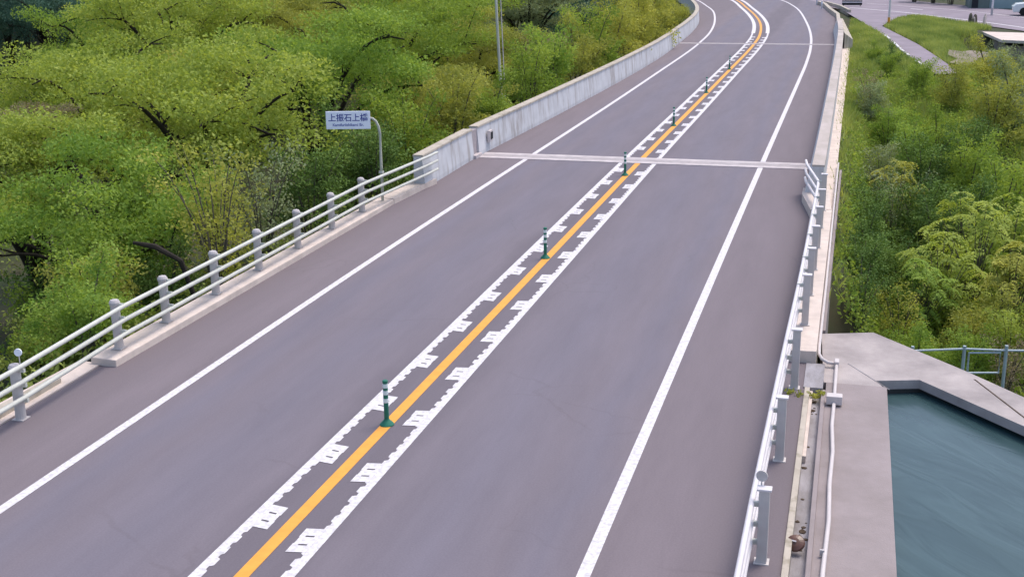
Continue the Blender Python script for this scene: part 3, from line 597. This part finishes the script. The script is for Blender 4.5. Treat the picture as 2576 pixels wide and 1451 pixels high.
# cross road lines, lane edging, stones
def ln(pts, wd, nm, par): return strip(smooth_path(pts), wd, 0).build(nm, 'white', par)
cr_ = [o for o in C.objects if o.name == "cross_road"][0]; sl2 = [o for o in C.objects if o.name == "side_lane"][0]
o = ln([(5.2, 111.8), (9.5, 105.5), (12.3, 99.8), (14.6, 95), (16.8, 89.5)], .2, "white_line", cr_); o.location.z = -.003
o = ln([(10.2, 110.5), (11.1, 109)], .2, "white_line", cr_); o.location.z = -.003
o = ln([(6.6, 118.5), (13.9, 108.5), (18.2, 98.8)], .12, "white_line", cr_); o.location.z = -.003
eb = empty("lane_kerb", (7.9, 78, 0), "broken white kerb stones along the grassy edge of the side lane", "kerb stones")
for pts in (((7.62, 80.6), (7.86, 77.9)), ((8.02, 75.6), (8.3, 71.2)), ((8.3, 71.0), (8.62, 67.6)), ((8.85, 64.9), (9.12, 62.6))):
    MB().sweep([Vector((a - 7.9, b - 78)) for a, b in pts], [(-.08, 0), (-.08, .16), (.04, .16), (.04, 0)]).build("kerb_stone", 'railwhite', eb)
gv = MB().poly([(10.4, 64, .05), (10.9, 62.6, .05), (11.6, 63.0, .05), (12.1, 61.9, .05), (12.9, 64.2, .05), (13.2, 66.4, .05), (12.5, 67.3, .05), (12.7, 69.5, .05), (11.9, 70.6, .05), (11.4, 69.9, .05), (10.8, 70.9, .05), (10.55, 68, .05), (10.9, 66, .05)]).build("gravel_patch", 'gravel'); tag(gv, kind='structure'); gv.location.z = .12
# upright stones by the cross road
st = empty("stone_marker", (13.95, 92.6, 0), "cluster of small upright brown stones beside the cross road at top right", "stones")
rn = random.Random(4)
for k in range(6):
    x = rn.uniform(-.5, .8); yy = rn.uniform(-.4, .4); h = rn.uniform(.35, .8); w_ = rn.uniform(.07, .16)
    MB().lathe([(w_, -.1), (w_ * 1.1, h * .4), (w_ * .8, h * .85), (w_ * .3, h)], 7, (x, yy)).build("stone", 'bark2' if k % 2 else 'kerb', st)

# ------------------------------------------------------------------ vegetation
def tube_np(path, rad, n=5):
    P = np.asarray(path, float); k = len(P); T = np.gradient(P, axis=0); T /= np.linalg.norm(T, axis=1)[:, None] + 1e-9
    ref = np.array([0.3, 0.2, 1.0]) if abs(T[0, 2]) < .9 else np.array([1.0, .1, 0]); A = np.cross(T, ref); A /= np.linalg.norm(A, axis=1)[:, None] + 1e-9; B = np.cross(T, A)
    th = np.arange(n) * 2 * np.pi / n
    V = P[:, None] + (A[:, None] * np.cos(th)[None, :, None] + B[:, None] * np.sin(th)[None, :, None]) * np.asarray(rad)[:, None, None]
    i = np.arange(k - 1)[:, None] * n; j = np.arange(n)[None]; j2 = (j + 1) % n
    return V.reshape(-1, 3), np.stack([i + j, i + j2, i + n + j2, i + n + j], -1).reshape(-1, 4)
def join(parts):
    vs, fs, o = [], [], 0
    for v, f in parts: vs.append(v); fs.append(f + o); o += len(v)
    return np.concatenate(vs), np.concatenate(fs)
def bez(a, b, c, n=6):
    t = np.linspace(0, 1, n)[:, None]; return (1 - t) ** 2 * a + 2 * t * (1 - t) * b + t * t * c
def tree_data(seed, kind='broad'):
    rs = np.random.default_rng(seed); wood = []; cents = []
    if kind == 'broad':
        lean = rs.normal(0, .35, 2); top = np.array([lean[0], lean[1], 3.2])
        wood.append(tube_np(bez(np.array([0, 0, -6.]), np.array([0, 0, 1.]), top, 8), np.linspace(.24, .15, 8), 7))
        for i in range(8):
            an = 2 * np.pi * i / 8 + rs.normal(0, .25); rr = rs.uniform(2.2, 3.7); zc = rs.uniform(5.0, 7.4) - .28 * rr * .5
            s = top + np.array([0, 0, rs.uniform(-2.2, 0)]); e = np.array([math.cos(an) * rr, math.sin(an) * rr, zc]); mid = np.array([math.cos(an) * rr * .35, math.sin(an) * rr * .35, zc + rs.uniform(-.6, .8)])
            P = bez(s, mid, e, 9); wood.append(tube_np(P, np.linspace(.12, .025, 9)))
            for j in range(5):
                k = rs.integers(3, 9); b = P[k]; dd = rs.normal(size=3) * np.array([1, 1, .35]); dd /= np.linalg.norm(dd); L = rs.uniform(.8, 1.7)
                e2 = b + dd * L + np.array([0, 0, .25]); wood.append(tube_np(bez(b, b + dd * L * .5 + np.array([0, 0, .3]), e2, 4), np.linspace(.035, .008, 4), 4)); cents += [e2 + [0, 0, .2], (b + e2) / 2 + [0, 0, .3]]
        for i in range(34):
            u = rs.normal(size=3); u /= np.linalg.norm(u); u[2] = abs(u[2]) * 1.1 - .35; cents.append(np.array([0, 0, 5.5]) + u * np.array([3.5, 3.5, 2.5]) * rs.uniform(.6, 1.08))
        cents = np.array(cents); v, f, t = leaves_np(cents, 270, (.85, .85, .42), .11, rs, .4)
    elif kind == 'shrub':
        for i in range(9):
            an = rs.uniform(0, 6.28); rr = rs.uniform(.3, .85); e = np.array([math.cos(an) * rr, math.sin(an) * rr, rs.uniform(.9, 1.9)])
            P = bez(np.array([0, 0, -.8]), np.array([e[0] * .3, e[1] * .3, e[2] * .7]), e, 6); wood.append(tube_np(P, np.linspace(.03, .006, 6), 4)); cents += [P[3], P[4], P[5]]
        for i in range(26):
            u = rs.normal(size=3); u /= np.linalg.norm(u); u[2] = abs(u[2]); cents.append(np.array([0, 0, .35]) + u * np.array([.95, .95, 1.25]) * rs.uniform(.5, 1.0))
        cents = np.array(cents); v, f, t = leaves_np(cents, 130, (.29, .29, .19), .06, rs, .4, .6)
    elif kind == 'sparse':
        for i in range(12):
            an = rs.uniform(0, 6.28); rr = rs.uniform(.3, .9); e = np.array([math.cos(an) * rr, math.sin(an) * rr, rs.uniform(1.1, 2.3)])
            P = bez(np.array([0, 0, -.8]), np.array([e[0] * .3, e[1] * .3, e[2] * .7]), e, 7); wood.append(tube_np(P, np.linspace(.028, .005, 7), 4)); cents += list(P[2:] + rs.normal(0, .12, (5, 3)))
        cents = np.array(cents); v, f, t = leaves_np(cents, 34, (.24, .24, .22), .065, rs, .35, .6)
    elif kind == 'frond':
        lf = []; tn = []
        for i in range(46):
            an = rs.uniform(0, 6.28); rr = rs.uniform(.1, 1.0) ; e = np.array([math.cos(an) * rr, math.sin(an) * rr, rs.uniform(.5, 2.3) - .6 * rr * rr])
            P = bez(np.array([0, 0, -1.0]), np.array([e[0] * .2, e[1] * .2, e[2] * .6]), e, 6); wood.append(tube_np(P, np.linspace(.022, .006, 6), 4))
            pt = rs.random(); tilt = rs.normal(0, .35, 2) + np.array([math.cos(an), math.sin(an)]) * .35
            for q in range(rs.integers(4, 7)):
                a2 = rs.uniform(0, 6.283); L = rs.uniform(.22, .42); D = np.array([math.cos(a2), math.sin(a2), 0]); D[2] = -D[:2] @ tilt; S = np.cross([0, 0, 1], D); S /= np.linalg.norm(S); S[2] = -S[:2] @ tilt
                for h in range(6):
                    tt = (h + 1.2) / 7; c = e + D * L * tt + np.array([0, 0, .3 * tt - .6 * tt * tt]) * L * 1.6; wl = .12 * (1 - .5 * abs(tt - .45)) * rs.uniform(.8, 1.2)
                    for sg in (-1, 1):
                        dl_ = (S * sg + D * .45); dl_ /= np.linalg.norm(dl_); pp_ = np.cross(dl_, [0, 0, 1]); z_ = np.array([0, 0, -.3 * wl + rs.normal(0, .02)])
                        lf.append([c, c + dl_ * wl * .5 + pp_ * .026, c + dl_ * wl + z_, c + dl_ * wl * .5 - pp_ * .026]); tn.append(np.clip(.6 * pt + .4 * rs.random(), 0, 1))
        v = np.array(lf).reshape(-1, 3); f = np.arange(len(v)).reshape(-1, 4); t = np.repeat(tn, 4)
        cc = np.array([[math.cos(a) * r, math.sin(a) * r, z] for a, r, z in zip(rs.uniform(0, 6.28, 22), rs.uniform(.1, .8, 22), rs.uniform(.2, 1.2, 22))])
        v2, f2, t2 = leaves_np(cc, 50, (.3, .3, .15), .09, rs, .5); f2 = f2 + len(v); v = np.concatenate([v, v2]); f = np.concatenate([f, f2]); t = np.concatenate([t, t2 * .4])
    else:  # conifer
        wood.append(tube_np(np.array([[0, 0, -6], [0, 0, 0], [0, 0, 5], [0, 0, 9.5]]), [.2, .18, .1, .02], 6))
        for i in range(70):
            z = rs.uniform(.5, 9.2); r = 2.4 * (1 - z / 9.8) ** .8 + .15; an = rs.uniform(0, 6.28)
            for q in (1.0, .6): cents.append(np.array([math.cos(an) * r * q, math.sin(an) * r * q, z - .25 * r * q]))
        cents = np.array(cents); v, f, t = leaves_np(cents, 80, (.55, .55, .2), .14, rs, .5, .35)
    wv, wf = join(wood)
    return (v, f, t), (wv, wf)
CAT = {}
def variants(key, kind, seeds, bark, cname):
    out = []
    for s in seeds:
        (v, f, t), (wv, wf) = tree_data(s, kind)
        out.append((mesh_np(cname, v, f, 'mid', t, link=False), mesh_np("trunk", wv, wf, bark, link=False, smooth=True)))
    CAT[key] = out
variants('broad', 'broad', (11, 12, 13, 14, 15), 'bark', "crown")
variants('shrub', 'shrub', (21, 22, 23), 'bark2', "foliage")
variants('sparse', 'sparse', (31, 32), 'bark2', "foliage")
variants('frond', 'frond', (41, 42, 43), 'bark2', "foliage")
variants('conifer', 'conifer', (51, 52), 'bark', "crown")
pr = random.Random(77); NV = {}
def plant(key, base, scale, mt, name, label, cat, group=None, rz=None, sz=1.0):
    i = NV.get(key, 0); NV[key] = i + 1; cm, tm = CAT[key][i % len(CAT[key])]
    r = empty(name, base, label, cat, group, rz=pr.uniform(0, 6.28) if rz is None else rz); r.scale = (scale, scale, scale * sz)
    c = bpy.data.objects.new(cm.name.split('.')[0], cm); C.objects.link(c); c.parent = r; c.material_slots[0].link = 'OBJECT'; c.material_slots[0].material = M[mt]
    tr = bpy.data.objects.new("stem" if key in ('shrub', 'sparse', 'frond') else "trunk", tm); C.objects.link(tr); tr.parent = r
    return r
def crown(x, y, zc, R, mt, label, name="broadleaf_tree", key='broad', group="spring trees left of the road"):
    """a tree whose crown centre is at (x, y, zc)"""
    s = R / 4.0
    return plant(key, (x, y, zc - 5.6 * s), s, mt, name, label, "tree", group)
MAIN = [
 (-10.2, 23.3, .7, 3.3, 'fresh', "bright green tree low at the left edge, over the near railing"),
 (-10.6, 29.6, 1.9, 4.0, 'lime', "large lime-green tree with dark arching branches left of the name sign"),
 (-17.2, 33.3, 1.9, 3.8, 'lime', "yellow-green tree behind and left of the large lime tree, near the left edge"),
 (-10.6, 36.6, 2.2, 3.7, 'fresh', "green tree standing behind and above the bridge name sign"),
 (-13.9, 26.2, 1.0, 3.2, 'lime', "lime-green tree at the left edge beside the bright green one"),
 (-15.3, 27.9, 1.5, 1.7, 'brown', "tan-brown bare-looking small tree at the left edge under the yellow-green one"),
 (-8.9, 42.9, .5, 2.9, 'olive', "olive tree behind the start of the long barrier"),
 (-13.0, 49.9, 2.4, 4.0, 'mid', "mid-green tree at the top, left of the tall pale pole"),
 (-11.3, 54.5, 1.2, 3.3, 'olive', "olive tree directly behind the tall pale pole"),
 (-8.6, 39.4, -.3, 2.0, 'yolive', "small yellow-olive tree between the name sign and the tall pole"),
 (-7.9, 44.6, -.8, 1.8, 'darkg', "small dark green tree at the foot of the tall pale pole"),
 (-10.2, 58.6, -.3, 2.6, 'mid', "mid-green tree right of the tall pale pole"),
 (-10.2, 66, .3, 2.3, 'brown', "purple-brown bushy tree right of the tall pole, behind the barrier"),
 (-11.6, 83, .6, 4.2, 'blueg', "dark blue-green tree at the top behind the far barrier"),
 (-8.6, 79.2, .2, 2.7, 'yolive', "yellow-green tree hanging over the far end of the long barrier"),
 (-8.0, 88, .8, 2.9, 'yolive', "yellow-green tree inside the far bend at the top"),
 (-24, 51, 2.6, 4.8, 'lime', "lime-green tree at the top left under the upper edge"),
 (-22.4, 58, 2.7, 4.6, 'olive', "olive-green tree at the top left, right of the lime one"),
 (-23.3, 70.6, 2.6, 4.8, 'mid', "mid-green tree high at the top centre-left, behind the others"),
]
for x, y, z, R, mt, lab in MAIN: crown(x, y, z, R, mt, lab)
for x, y, z, s, lab in ((-41, 59, -5.5, 1.3, "dark conifer at the very left of the top left corner"), (-38.5, 66, -5, 1.35, "dark conifer farther back in the top left corner"), (-35.5, 61, -5, 1.2, "slim dark conifer at the right end of the dark clump at top left"), (-44, 68, -5, 1.4, "tall dark conifer behind the others in the top left corner")):
    plant('conifer', (x, y, z), s, 'blueg', "conifer_tree", lab, "tree", "dark conifers at top left")
# wood behind: fills the hillside
fill = []; placed = [(a[0], a[1]) for a in MAIN]; fr = random.Random(9); nfill = 0
FM = ['lime', 'mid', 'fresh', 'olive', 'olive', 'mid', 'yolive', 'lime', 'greyg', 'greyg']
FL = {'lime': "lime-green", 'mid': "mid-green", 'fresh': "bright green", 'olive': "olive-green", 'yolive': "yellow-olive", 'darkg': "dark green", 'blueg': "dark blue-green", 'greyg': "grey-green"}
for k in range(2600):
    y = fr.uniform(34, 150); x = fr.uniform(-75, -8 - max(0, (y - 90) * .35)); 
    if y < 44 and x > -22: continue
    # keep to the cone that the photograph can see
    dx, dy = x - 5.9, y; ang_ = math.degrees(math.atan2(-dx, dy)) - 15.0
    if ang_ > 26 or ang_ < -9: continue
    if ang_ > 17.5 and y < 52: continue
    if any((x - a) ** 2 + (y - b) ** 2 < (4.6 if y < 90 else 5.6) ** 2 for a, b in placed): continue
    if x > -10 and y < 95: continue
    placed.append((x, y)); mt = fr.choice(FM) if ang_ < 20.5 else fr.choice(['blueg', 'blueg', 'darkg']); R = fr.uniform(2.9, 4.2); z = float(terrain(x, y))
    fill.append((nfill, x, y, z + fr.uniform(4.0, 5.0), R, mt)); nfill += 1
    if nfill > 135: break
SEEN = {4, 8, 19, 29, 31, 35, 40, 46, 52, 53, 56, 59, 75, 78, 83, 88, 89, 91, 92, 93, 95, 100, 103, 105, 107}   # the ones the photograph shows something of
def project(p):
    v = Vector(p) - Vector((5.9067, 0.0, 6.4834)); z = v.dot(cf); return 512 + 1222.5 * v.dot(cr) / z, 288 - 1222.5 * v.dot(cu) / z
ORD = ["leftmost", "second from the left", "third from the left", "fourth from the left", "fifth from the left", "sixth from the left", "seventh from the left", "eighth from the left", "ninth from the left"]
zone = lambda px: "left of the name sign" if px < 325 else ("between name sign and tall pole" if px < 500 else "right of the tall pole")
keepers = [q for q in fill if SEEN is None or q[0] in SEEN]
lab_ = {}
for q in keepers: lab_.setdefault((q[5], zone(project(q[1:4])[0])), []).append(q)
for (mt, zn), L_ in lab_.items(): L_.sort(key=lambda q: project(q[1:4])[0])
for q in fill:
    if q not in keepers: pr.uniform(0, 6.28); NV['broad'] = NV.get('broad', 0) + 1; continue
    zn = zone(project(q[1:4])[0]); L_ = lab_[(q[5], zn)]; k = L_.index(q)
    how = "the only one" if len(L_) == 1 else (ORD[k] if k < len(ORD) else "rightmost") 
    if len(L_) > 1 and k == len(L_) - 1: how = "rightmost"
    t_ = crown(q[1], q[2], q[3], q[4], q[5], "%s tree at back of hillside %s, %s" % (FL[q[5]], zn, how), group="trees at the back of the hillside wood")
# shrubs, left understorey and behind the barrier
SL = [(-9.6, 20.2, 1.0, 'shrub', 'under', "dull brown-green shrub at the left edge just above the nearest railing"), (-11.2, 22.6, 1.2, 'shrub', 'mid', "mid-green shrub under the bright green tree at the left edge"), (-9.0, 17.2, .9, 'shrub', 'under', "dull low shrub behind the nearest railing post"), (-12.5, 24.6, 1.3, 'shrub', 'darkg', "dark shrub in the shade at the left edge"), (-8.3, 22.6, 1.0, 'shrub', 'darkg', "dark low shrub under the trees between the fifth post and the left edge"),
      (-6.5, 21.9, 1.15, 'sparse', 'yolive', "thin-stemmed shrub with small pale leaves behind the fourth railing post"), (-7.2, 23.4, 1.2, 'sparse', 'olive', "sparse olive shrub behind the railing, left of the name sign"),
      (-7.0, 27.6, 1.1, 'shrub', 'darkg', "dark shrub behind the foot of the name sign pole"), (-6.4, 30.4, 1.0, 'shrub', 'darkg', "dark shrub behind the end of the left barrier"), (-7.4, 31.5, 1.5, 'shrub', 'darkg', "large dark shrub between the name sign and the barrier end"),
      (-7.3, 25.4, 1.1, 'sparse', 'greyg', "pale twiggy shrub under the name sign board"), (-7.6, 18.9, 1.1, 'shrub', 'mid', "mid-green shrub behind the nearest left railing post"), (-8.6, 20.6, 1.2, 'shrub', 'olive', "olive shrub below the bright green tree at the left edge"),
      (-6.5, 17.2, .9, 'shrub', 'fresh', "small fresh green shrub touching the railing at the kerb end"), (-9.6, 24.6, 1.2, 'sparse', 'brown', "brownish dry shrub in the shade under the trees"), (-7.0, 34.6, 1.4, 'shrub', 'mid', "green shrub behind the short barrier section"),
      (-6.8, 38.5, 1.4, 'shrub', 'olive', "olive shrub behind the barrier left of the tall pole"), (-6.5, 41.5, 1.2, 'shrub', 'mid', "rounded green shrub just left of the tall pole"), (-6.5, 47.3, 1.3, 'shrub', 'mid', "green shrub just right of the tall pole"), (-6.5, 51, 1.4, 'shrub', 'fresh', "fresh green shrub behind the middle of the long barrier"),
      (-6.2, 55, 1.4, 'shrub', 'olive', "olive shrub behind the barrier past its middle"), (-6.6, 59, 1.6, 'shrub', 'mid', "tall green shrub against the long barrier, right of the brown tree"), (-6.2, 63, 1.5, 'shrub', 'yolive', "yellow-green shrub leaning on the long barrier"), (-6.2, 67, 1.6, 'shrub', 'yolive', "yellow shrub behind the last third of the long barrier"),
      (-6.3, 71, 1.7, 'shrub', 'yolive', "yellow-green shrub near the far end of the long barrier"), (-6.6, 75, 1.8, 'shrub', 'olive', "olive shrub behind the far joint on the left"), (-7.0, 80, 1.7, 'shrub', 'yolive', "yellow-olive shrub inside the far bend, nearest the barrier")]
for x, y, s, key, mt, lab in SL:
    plant(key, (x, y, float(terrain(x, y))), s * (1.25 if y > 45 else 1.1), mt, "shrub", lab, "shrub", "shrubs left of the road")
# right side shrubs
SR = [(6.7, 50.5, .9, 'shrub', 'greyg', "grey-green bush low on the bank beside the long right barrier"), (8.6, 54.5, .9, 'shrub', 'mid', "mid-green bush on the bank just left of the lane's lower end"), (7.6, 62.5, .7, 'shrub', 'darkg', "dark green bush high on the bank halfway to the lane kerb"), (8.0, 44.5, 1.1, 'shrub', 'fresh', "bright green bush beyond the dark round one on the right"), (9.9, 44.0, 1.2, 'shrub', 'darkg', "dark bush below the large olive one at the right edge"), (8.1, 28.3, 1.05, 'frond', 'lime', "largest feathery lime shrub right of the railing"), (9.0, 29.9, 1.15, 'frond', 'lime', "feathery lime shrub at the right edge, the higher of two"), (9.5, 27.3, 1.0, 'frond', 'yolive', "yellow-green feathery shrub at the right edge, middle height"), (9.9, 31.5, 1.2, 'frond', 'lime', "feathery lime shrub farthest back at the right edge"), (8.9, 32.6, 1.0, 'frond', 'lime', "small feathery lime shrub above the largest one"),
      (7.6, 27.2, .8, 'frond', 'fresh', "small feathery green shrub left of the largest lime one"), (8.8, 25.8, .85, 'shrub', 'olive', "olive shrub at the right edge above the fence"), (6.45, 31.2, .85, 'shrub', 'darkg', "dark green shrub beside the right railing end"), (6.35, 27.2, .75, 'shrub', 'darkg', "dark shrub close to the right kerb, middle of the railing"), (6.4, 29.2, .8, 'shrub', 'darkg', "dark shrub close to the right kerb, near its end"),
      (7.2, 29.4, .9, 'shrub', 'darkg', "dark shrub behind the small feathery one"), (6.5, 33.6, .9, 'shrub', 'darkg', "dark shrub against the start of the right barrier"), (7.3, 35.6, 1.0, 'sparse', 'greyg', "grey-green twiggy shrub behind the dark ones at the right barrier"), (7.5, 24.5, .7, 'shrub', 'fresh', "fresh green shrub above the apron, left of the fence"), (6.35, 25.2, .65, 'sparse', 'darkg', "small dark twiggy shrub beside the right kerb"), (7.2, 26.0, .7, 'sparse', 'yolive', "yellowish twiggy shrub above the apron corner"),
      (8.5, 24.5, .65, 'shrub', 'fresh', "fresh green shrub just behind the fence panel"), (9.3, 25.0, .8, 'shrub', 'lime', "lime-green shrub behind the right part of the fence"), (6.7, 36.4, .9, 'shrub', 'darkg', "dark shrub below the barrier, farther than the joint"), (7.0, 42.0, 1.0, 'shrub', 'greyg', "grey-green shrub beyond the joint beside the right barrier"), (8.0, 35.2, 1.1, 'shrub', 'darkg', "dark shrub behind the feathery ones"), (9.3, 35.2, 1.2, 'shrub', 'darkg', "dark shrub at the right behind the highest feathery one"),
      (8.3, 41.0, 1.3, 'shrub', 'darkg', "dark round shrub above the large lime one on the right"), (10.9, 47.5, 1.5, 'shrub', 'olive', "large olive shrub at the right edge, upper part"), (12.0, 49.6, 1.6, 'shrub', 'greyg', "large grey-green shrub at the upper right edge"), (9.9, 52.5, 1.1, 'shrub', 'olive', "olive shrub at the lower end of the side lane"), (9.6, 40.5, 1.3, 'shrub', 'mid', "mid-green shrub right of the dark round one, upper"),
      (9.0, 46.5, 1.1, 'shrub', 'mid', "mid-green shrub between the dark round one and the lane"), (7.3, 47.5, .9, 'shrub', 'fresh', "green shrub on the bank beside the right barrier"), (12.6, 64.5, 1.1, 'shrub', 'greyg', "pale grey-green bush below the gravel patch"), (13.6, 67.5, 1.1, 'sparse', 'greyg', "twiggy pale bush at the right edge below the block house"), (11.6, 57, 1.2, 'shrub', 'yolive', "yellow-olive bush at the right between the lane end and the gravel"), (13.0, 57.5, 1.4, 'shrub', 'greyg', "grey-green bush at the right edge below the gravel patch"),
      (7.4, 59, .7, 'shrub', 'mid', "small green bush in the middle of the grass bank"), (6.9, 66, .6, 'shrub', 'mid', "small mid-green bush on the upper grass bank"), (6.6, 52.5, .7, 'sparse', 'brown', "dry brown weeds bush beside the right barrier"), (13.05, 76.5, .8, 'sparse', 'greyg', "silvery twiggy bush at the left corner of the block house"), (10.2, 36.5, 1.4, 'shrub', 'mid', "mid-green shrub right of the dark round one, lower"), (8.3, 33.6, 1.0, 'shrub', 'darkg', "dark shrub between the lime shrubs and the barrier"),
      (10.4, 25.9, .9, 'shrub', 'olive', "olive shrub at the very right beside the fence end"), (7.4, 38.6, .95, 'frond', 'yolive', "yellowish feathery shrub beyond the dark ones beside the right barrier"), (9.1, 23.9, .55, 'sparse', 'brown', "dry brown weeds just behind the right fence post")]
for x, y, s, key, mt, lab in SR:
    plant(key, (x, y, float(terrain(x, y)) - .1), s, mt, "shrub", lab, "shrub", "shrubs right of the road")
# bushes along the far side of the cross road
for i, (x, y) in enumerate(((10.9, 120.6), (12.4, 118.9), (13.7, 116.6))):
    plant('shrub', (x, y, 0), 1.5, ['darkg', 'mid', 'greyg', 'darkg', 'mid'][i], "shrub", ["dark bush beyond the cross road, leftmost of the row at the top", "mid-green bush beyond the cross road, second in the row at the top", "grey-green bush beyond the cross road, left of the teal shed", "dark bush beyond the cross road behind the teal shed", "green bush beyond the cross road behind the white car"][i], "shrub", "bushes beyond the cross road")
sn = empty('dead_snag', (-6.1, 19.8, .1), 'short thick black dead branch jutting out behind the railing at the left', 'dead branch')
MB().tube([(.3, .1, -.6), (0, 0, .55), (-.45, -.1, .82), (-.85, -.2, .9)], [.05, .055, .06, .035], 8).build('branch', 'bark', sn)
# undergrowth and grass (nobody could count these)
rs = np.random.default_rng(8)
n = 16000; y = rs.uniform(8, 135, n); d_ = rs.random(n) ** 1.3 * 50 + .4
xl = np.interp(y, [0, 30, 64, 82, 98, 123], [-5.6, -5.4, -4.7, -5.2, -6.7, -11.2]) - d_
cz = terrain(xl, y) + rs.uniform(0, .25, n)
v, f, t = leaves_np(np.stack([xl, y, cz], 1), 9, (.5, .5, .22), .13, rs, .5); o = mesh_np("undergrowth", v, f, 'under', t); tag(o, "dark leafy undergrowth covering the ground under the left trees", "undergrowth", kind='stuff')
def blades(xy, h, wd, rs):
    n = len(xy); z = terrain(xy[:, 0], xy[:, 1]) - .02; a = rs.uniform(0, 6.28, n); dx, dy = np.cos(a) * wd, np.sin(a) * wd; hh = h * rs.uniform(.5, 1.3, n); lx, ly = rs.normal(0, .35, n) * hh, rs.normal(0, .35, n) * hh
    b = np.stack([xy[:, 0], xy[:, 1], z], 1); v = np.stack([b - np.stack([dx, dy, 0 * dx], 1), b + np.stack([dx, dy, 0 * dx], 1), b + np.stack([lx, ly, hh], 1)], 1).reshape(-1, 3)
    cl = .5 + .65 * np.sin(xy[:, 0] * 1.9 + 1.3 * np.sin(xy[:, 1] * .7)) * np.sin(xy[:, 1] * .55 + xy[:, 0]); return v, np.arange(3 * n).reshape(-1, 3), np.repeat(np.clip(.65 * cl + .45 * rs.random(n), 0, 1), 3)
n = 150000; y = 44 + rs.random(n) * 68; y[:9000] = rs.uniform(20.6, 44, 9000); x = rs.uniform(5.5, 14.5, n)
lane_l = np.interp(y, [50, 58, 65, 69.7, 79.8, 94, 109.6, 115], [11.0, 9.75, 9.0, 8.42, 7.74, 6.26, 4.5, 3.4]); lane_r = np.interp(y, [52, 62, 68, 75.9, 84.3, 90, 97, 101.7], [11.7, 10.5, 10.0, 9.4, 8.33, 7.6, 8.6, 10.2])
keep = ((x < lane_l - .1) | ((x > lane_r + .15))) & ~((x > lane_l - .1) & (y > 100)) & (x < np.interp(y, [86, 95.6, 101.7], [16.2, 12.4, 10.0])) & ~((y < 21.5)) & ~((x > 13.4) & (y > 74) & (y < 88)) & (x > np.interp(y, [84, 98, 108, 115], [5.4, 4.85, 4.3, 3.3]))
xy = np.stack([x, y], 1)[keep]; v, f, t = blades(xy, .3, .035, rs); o = mesh_np("grass", v, f, 'grass', t); tag(o, "green grass covering the bank between the right barrier and the side lane", "grass", kind='stuff')
n = 20000; y = rs.uniform(21, 104, n); x = rs.uniform(5.8, 13.5, n); ll = np.interp(y, [50, 58, 65, 69.7, 79.8, 94, 104], [10.6, 9.6, 8.9, 8.3, 7.6, 6.1, 5]); k = ((x < ll) | (y < 59)) & ((y < 46) | (np.sin(x * 1.3 + y * .21) + np.sin(y * .37 - x * .5) > .35 + .8 * rs.random(n)))
v, f, t = leaves_np(np.stack([x[k], y[k], terrain(x[k], y[k]) + .12], 1), 5, (.35, .35, .15), .10, rs, .45); o = mesh_np("ground_cover", v, f, 'mid', t); tag(o, "leafy weeds spread over the ground right of the bridge", "weeds", kind='stuff')

n = 9000; y = 21.3 + rs.random(n) ** 1.2 * 38; x = rs.uniform(6.0, 13.0, n); hgt_ = .35 + .35 * np.sin(x * 2.1 + .7 * y) * np.sin(y * 1.3 - x); k = (y > 24.5) | (x < 8)
for nm_, mt_, a_, b_ in (("tangled_weeds", 'fresh', 0, .45), ("tangled_weeds", 'lime', .45, .7), ("tangled_weeds", 'mid', .7, 1.01)):
    u_ = np.random.default_rng(3).random(n); q_ = k & (u_ >= a_) & (u_ < b_); zz_ = terrain(x, y) + np.clip(hgt_, .05, .8) * rs.random(n)
    v, f, t = leaves_np(np.stack([x[q_], y[q_], zz_[q_]], 1), 14, (.3, .3, .2), .08, rs, .4); o = mesh_np(nm_, v, f, mt_, t); tag(o, {"fresh": "fresh green tangled weeds filling the slope between the right shrubs", "lime": "lime-coloured creepers mixed into the weeds between the right shrubs", "mid": "darker green creepers mixed into the weeds between the right shrubs"}[mt_], "weeds", kind='stuff')
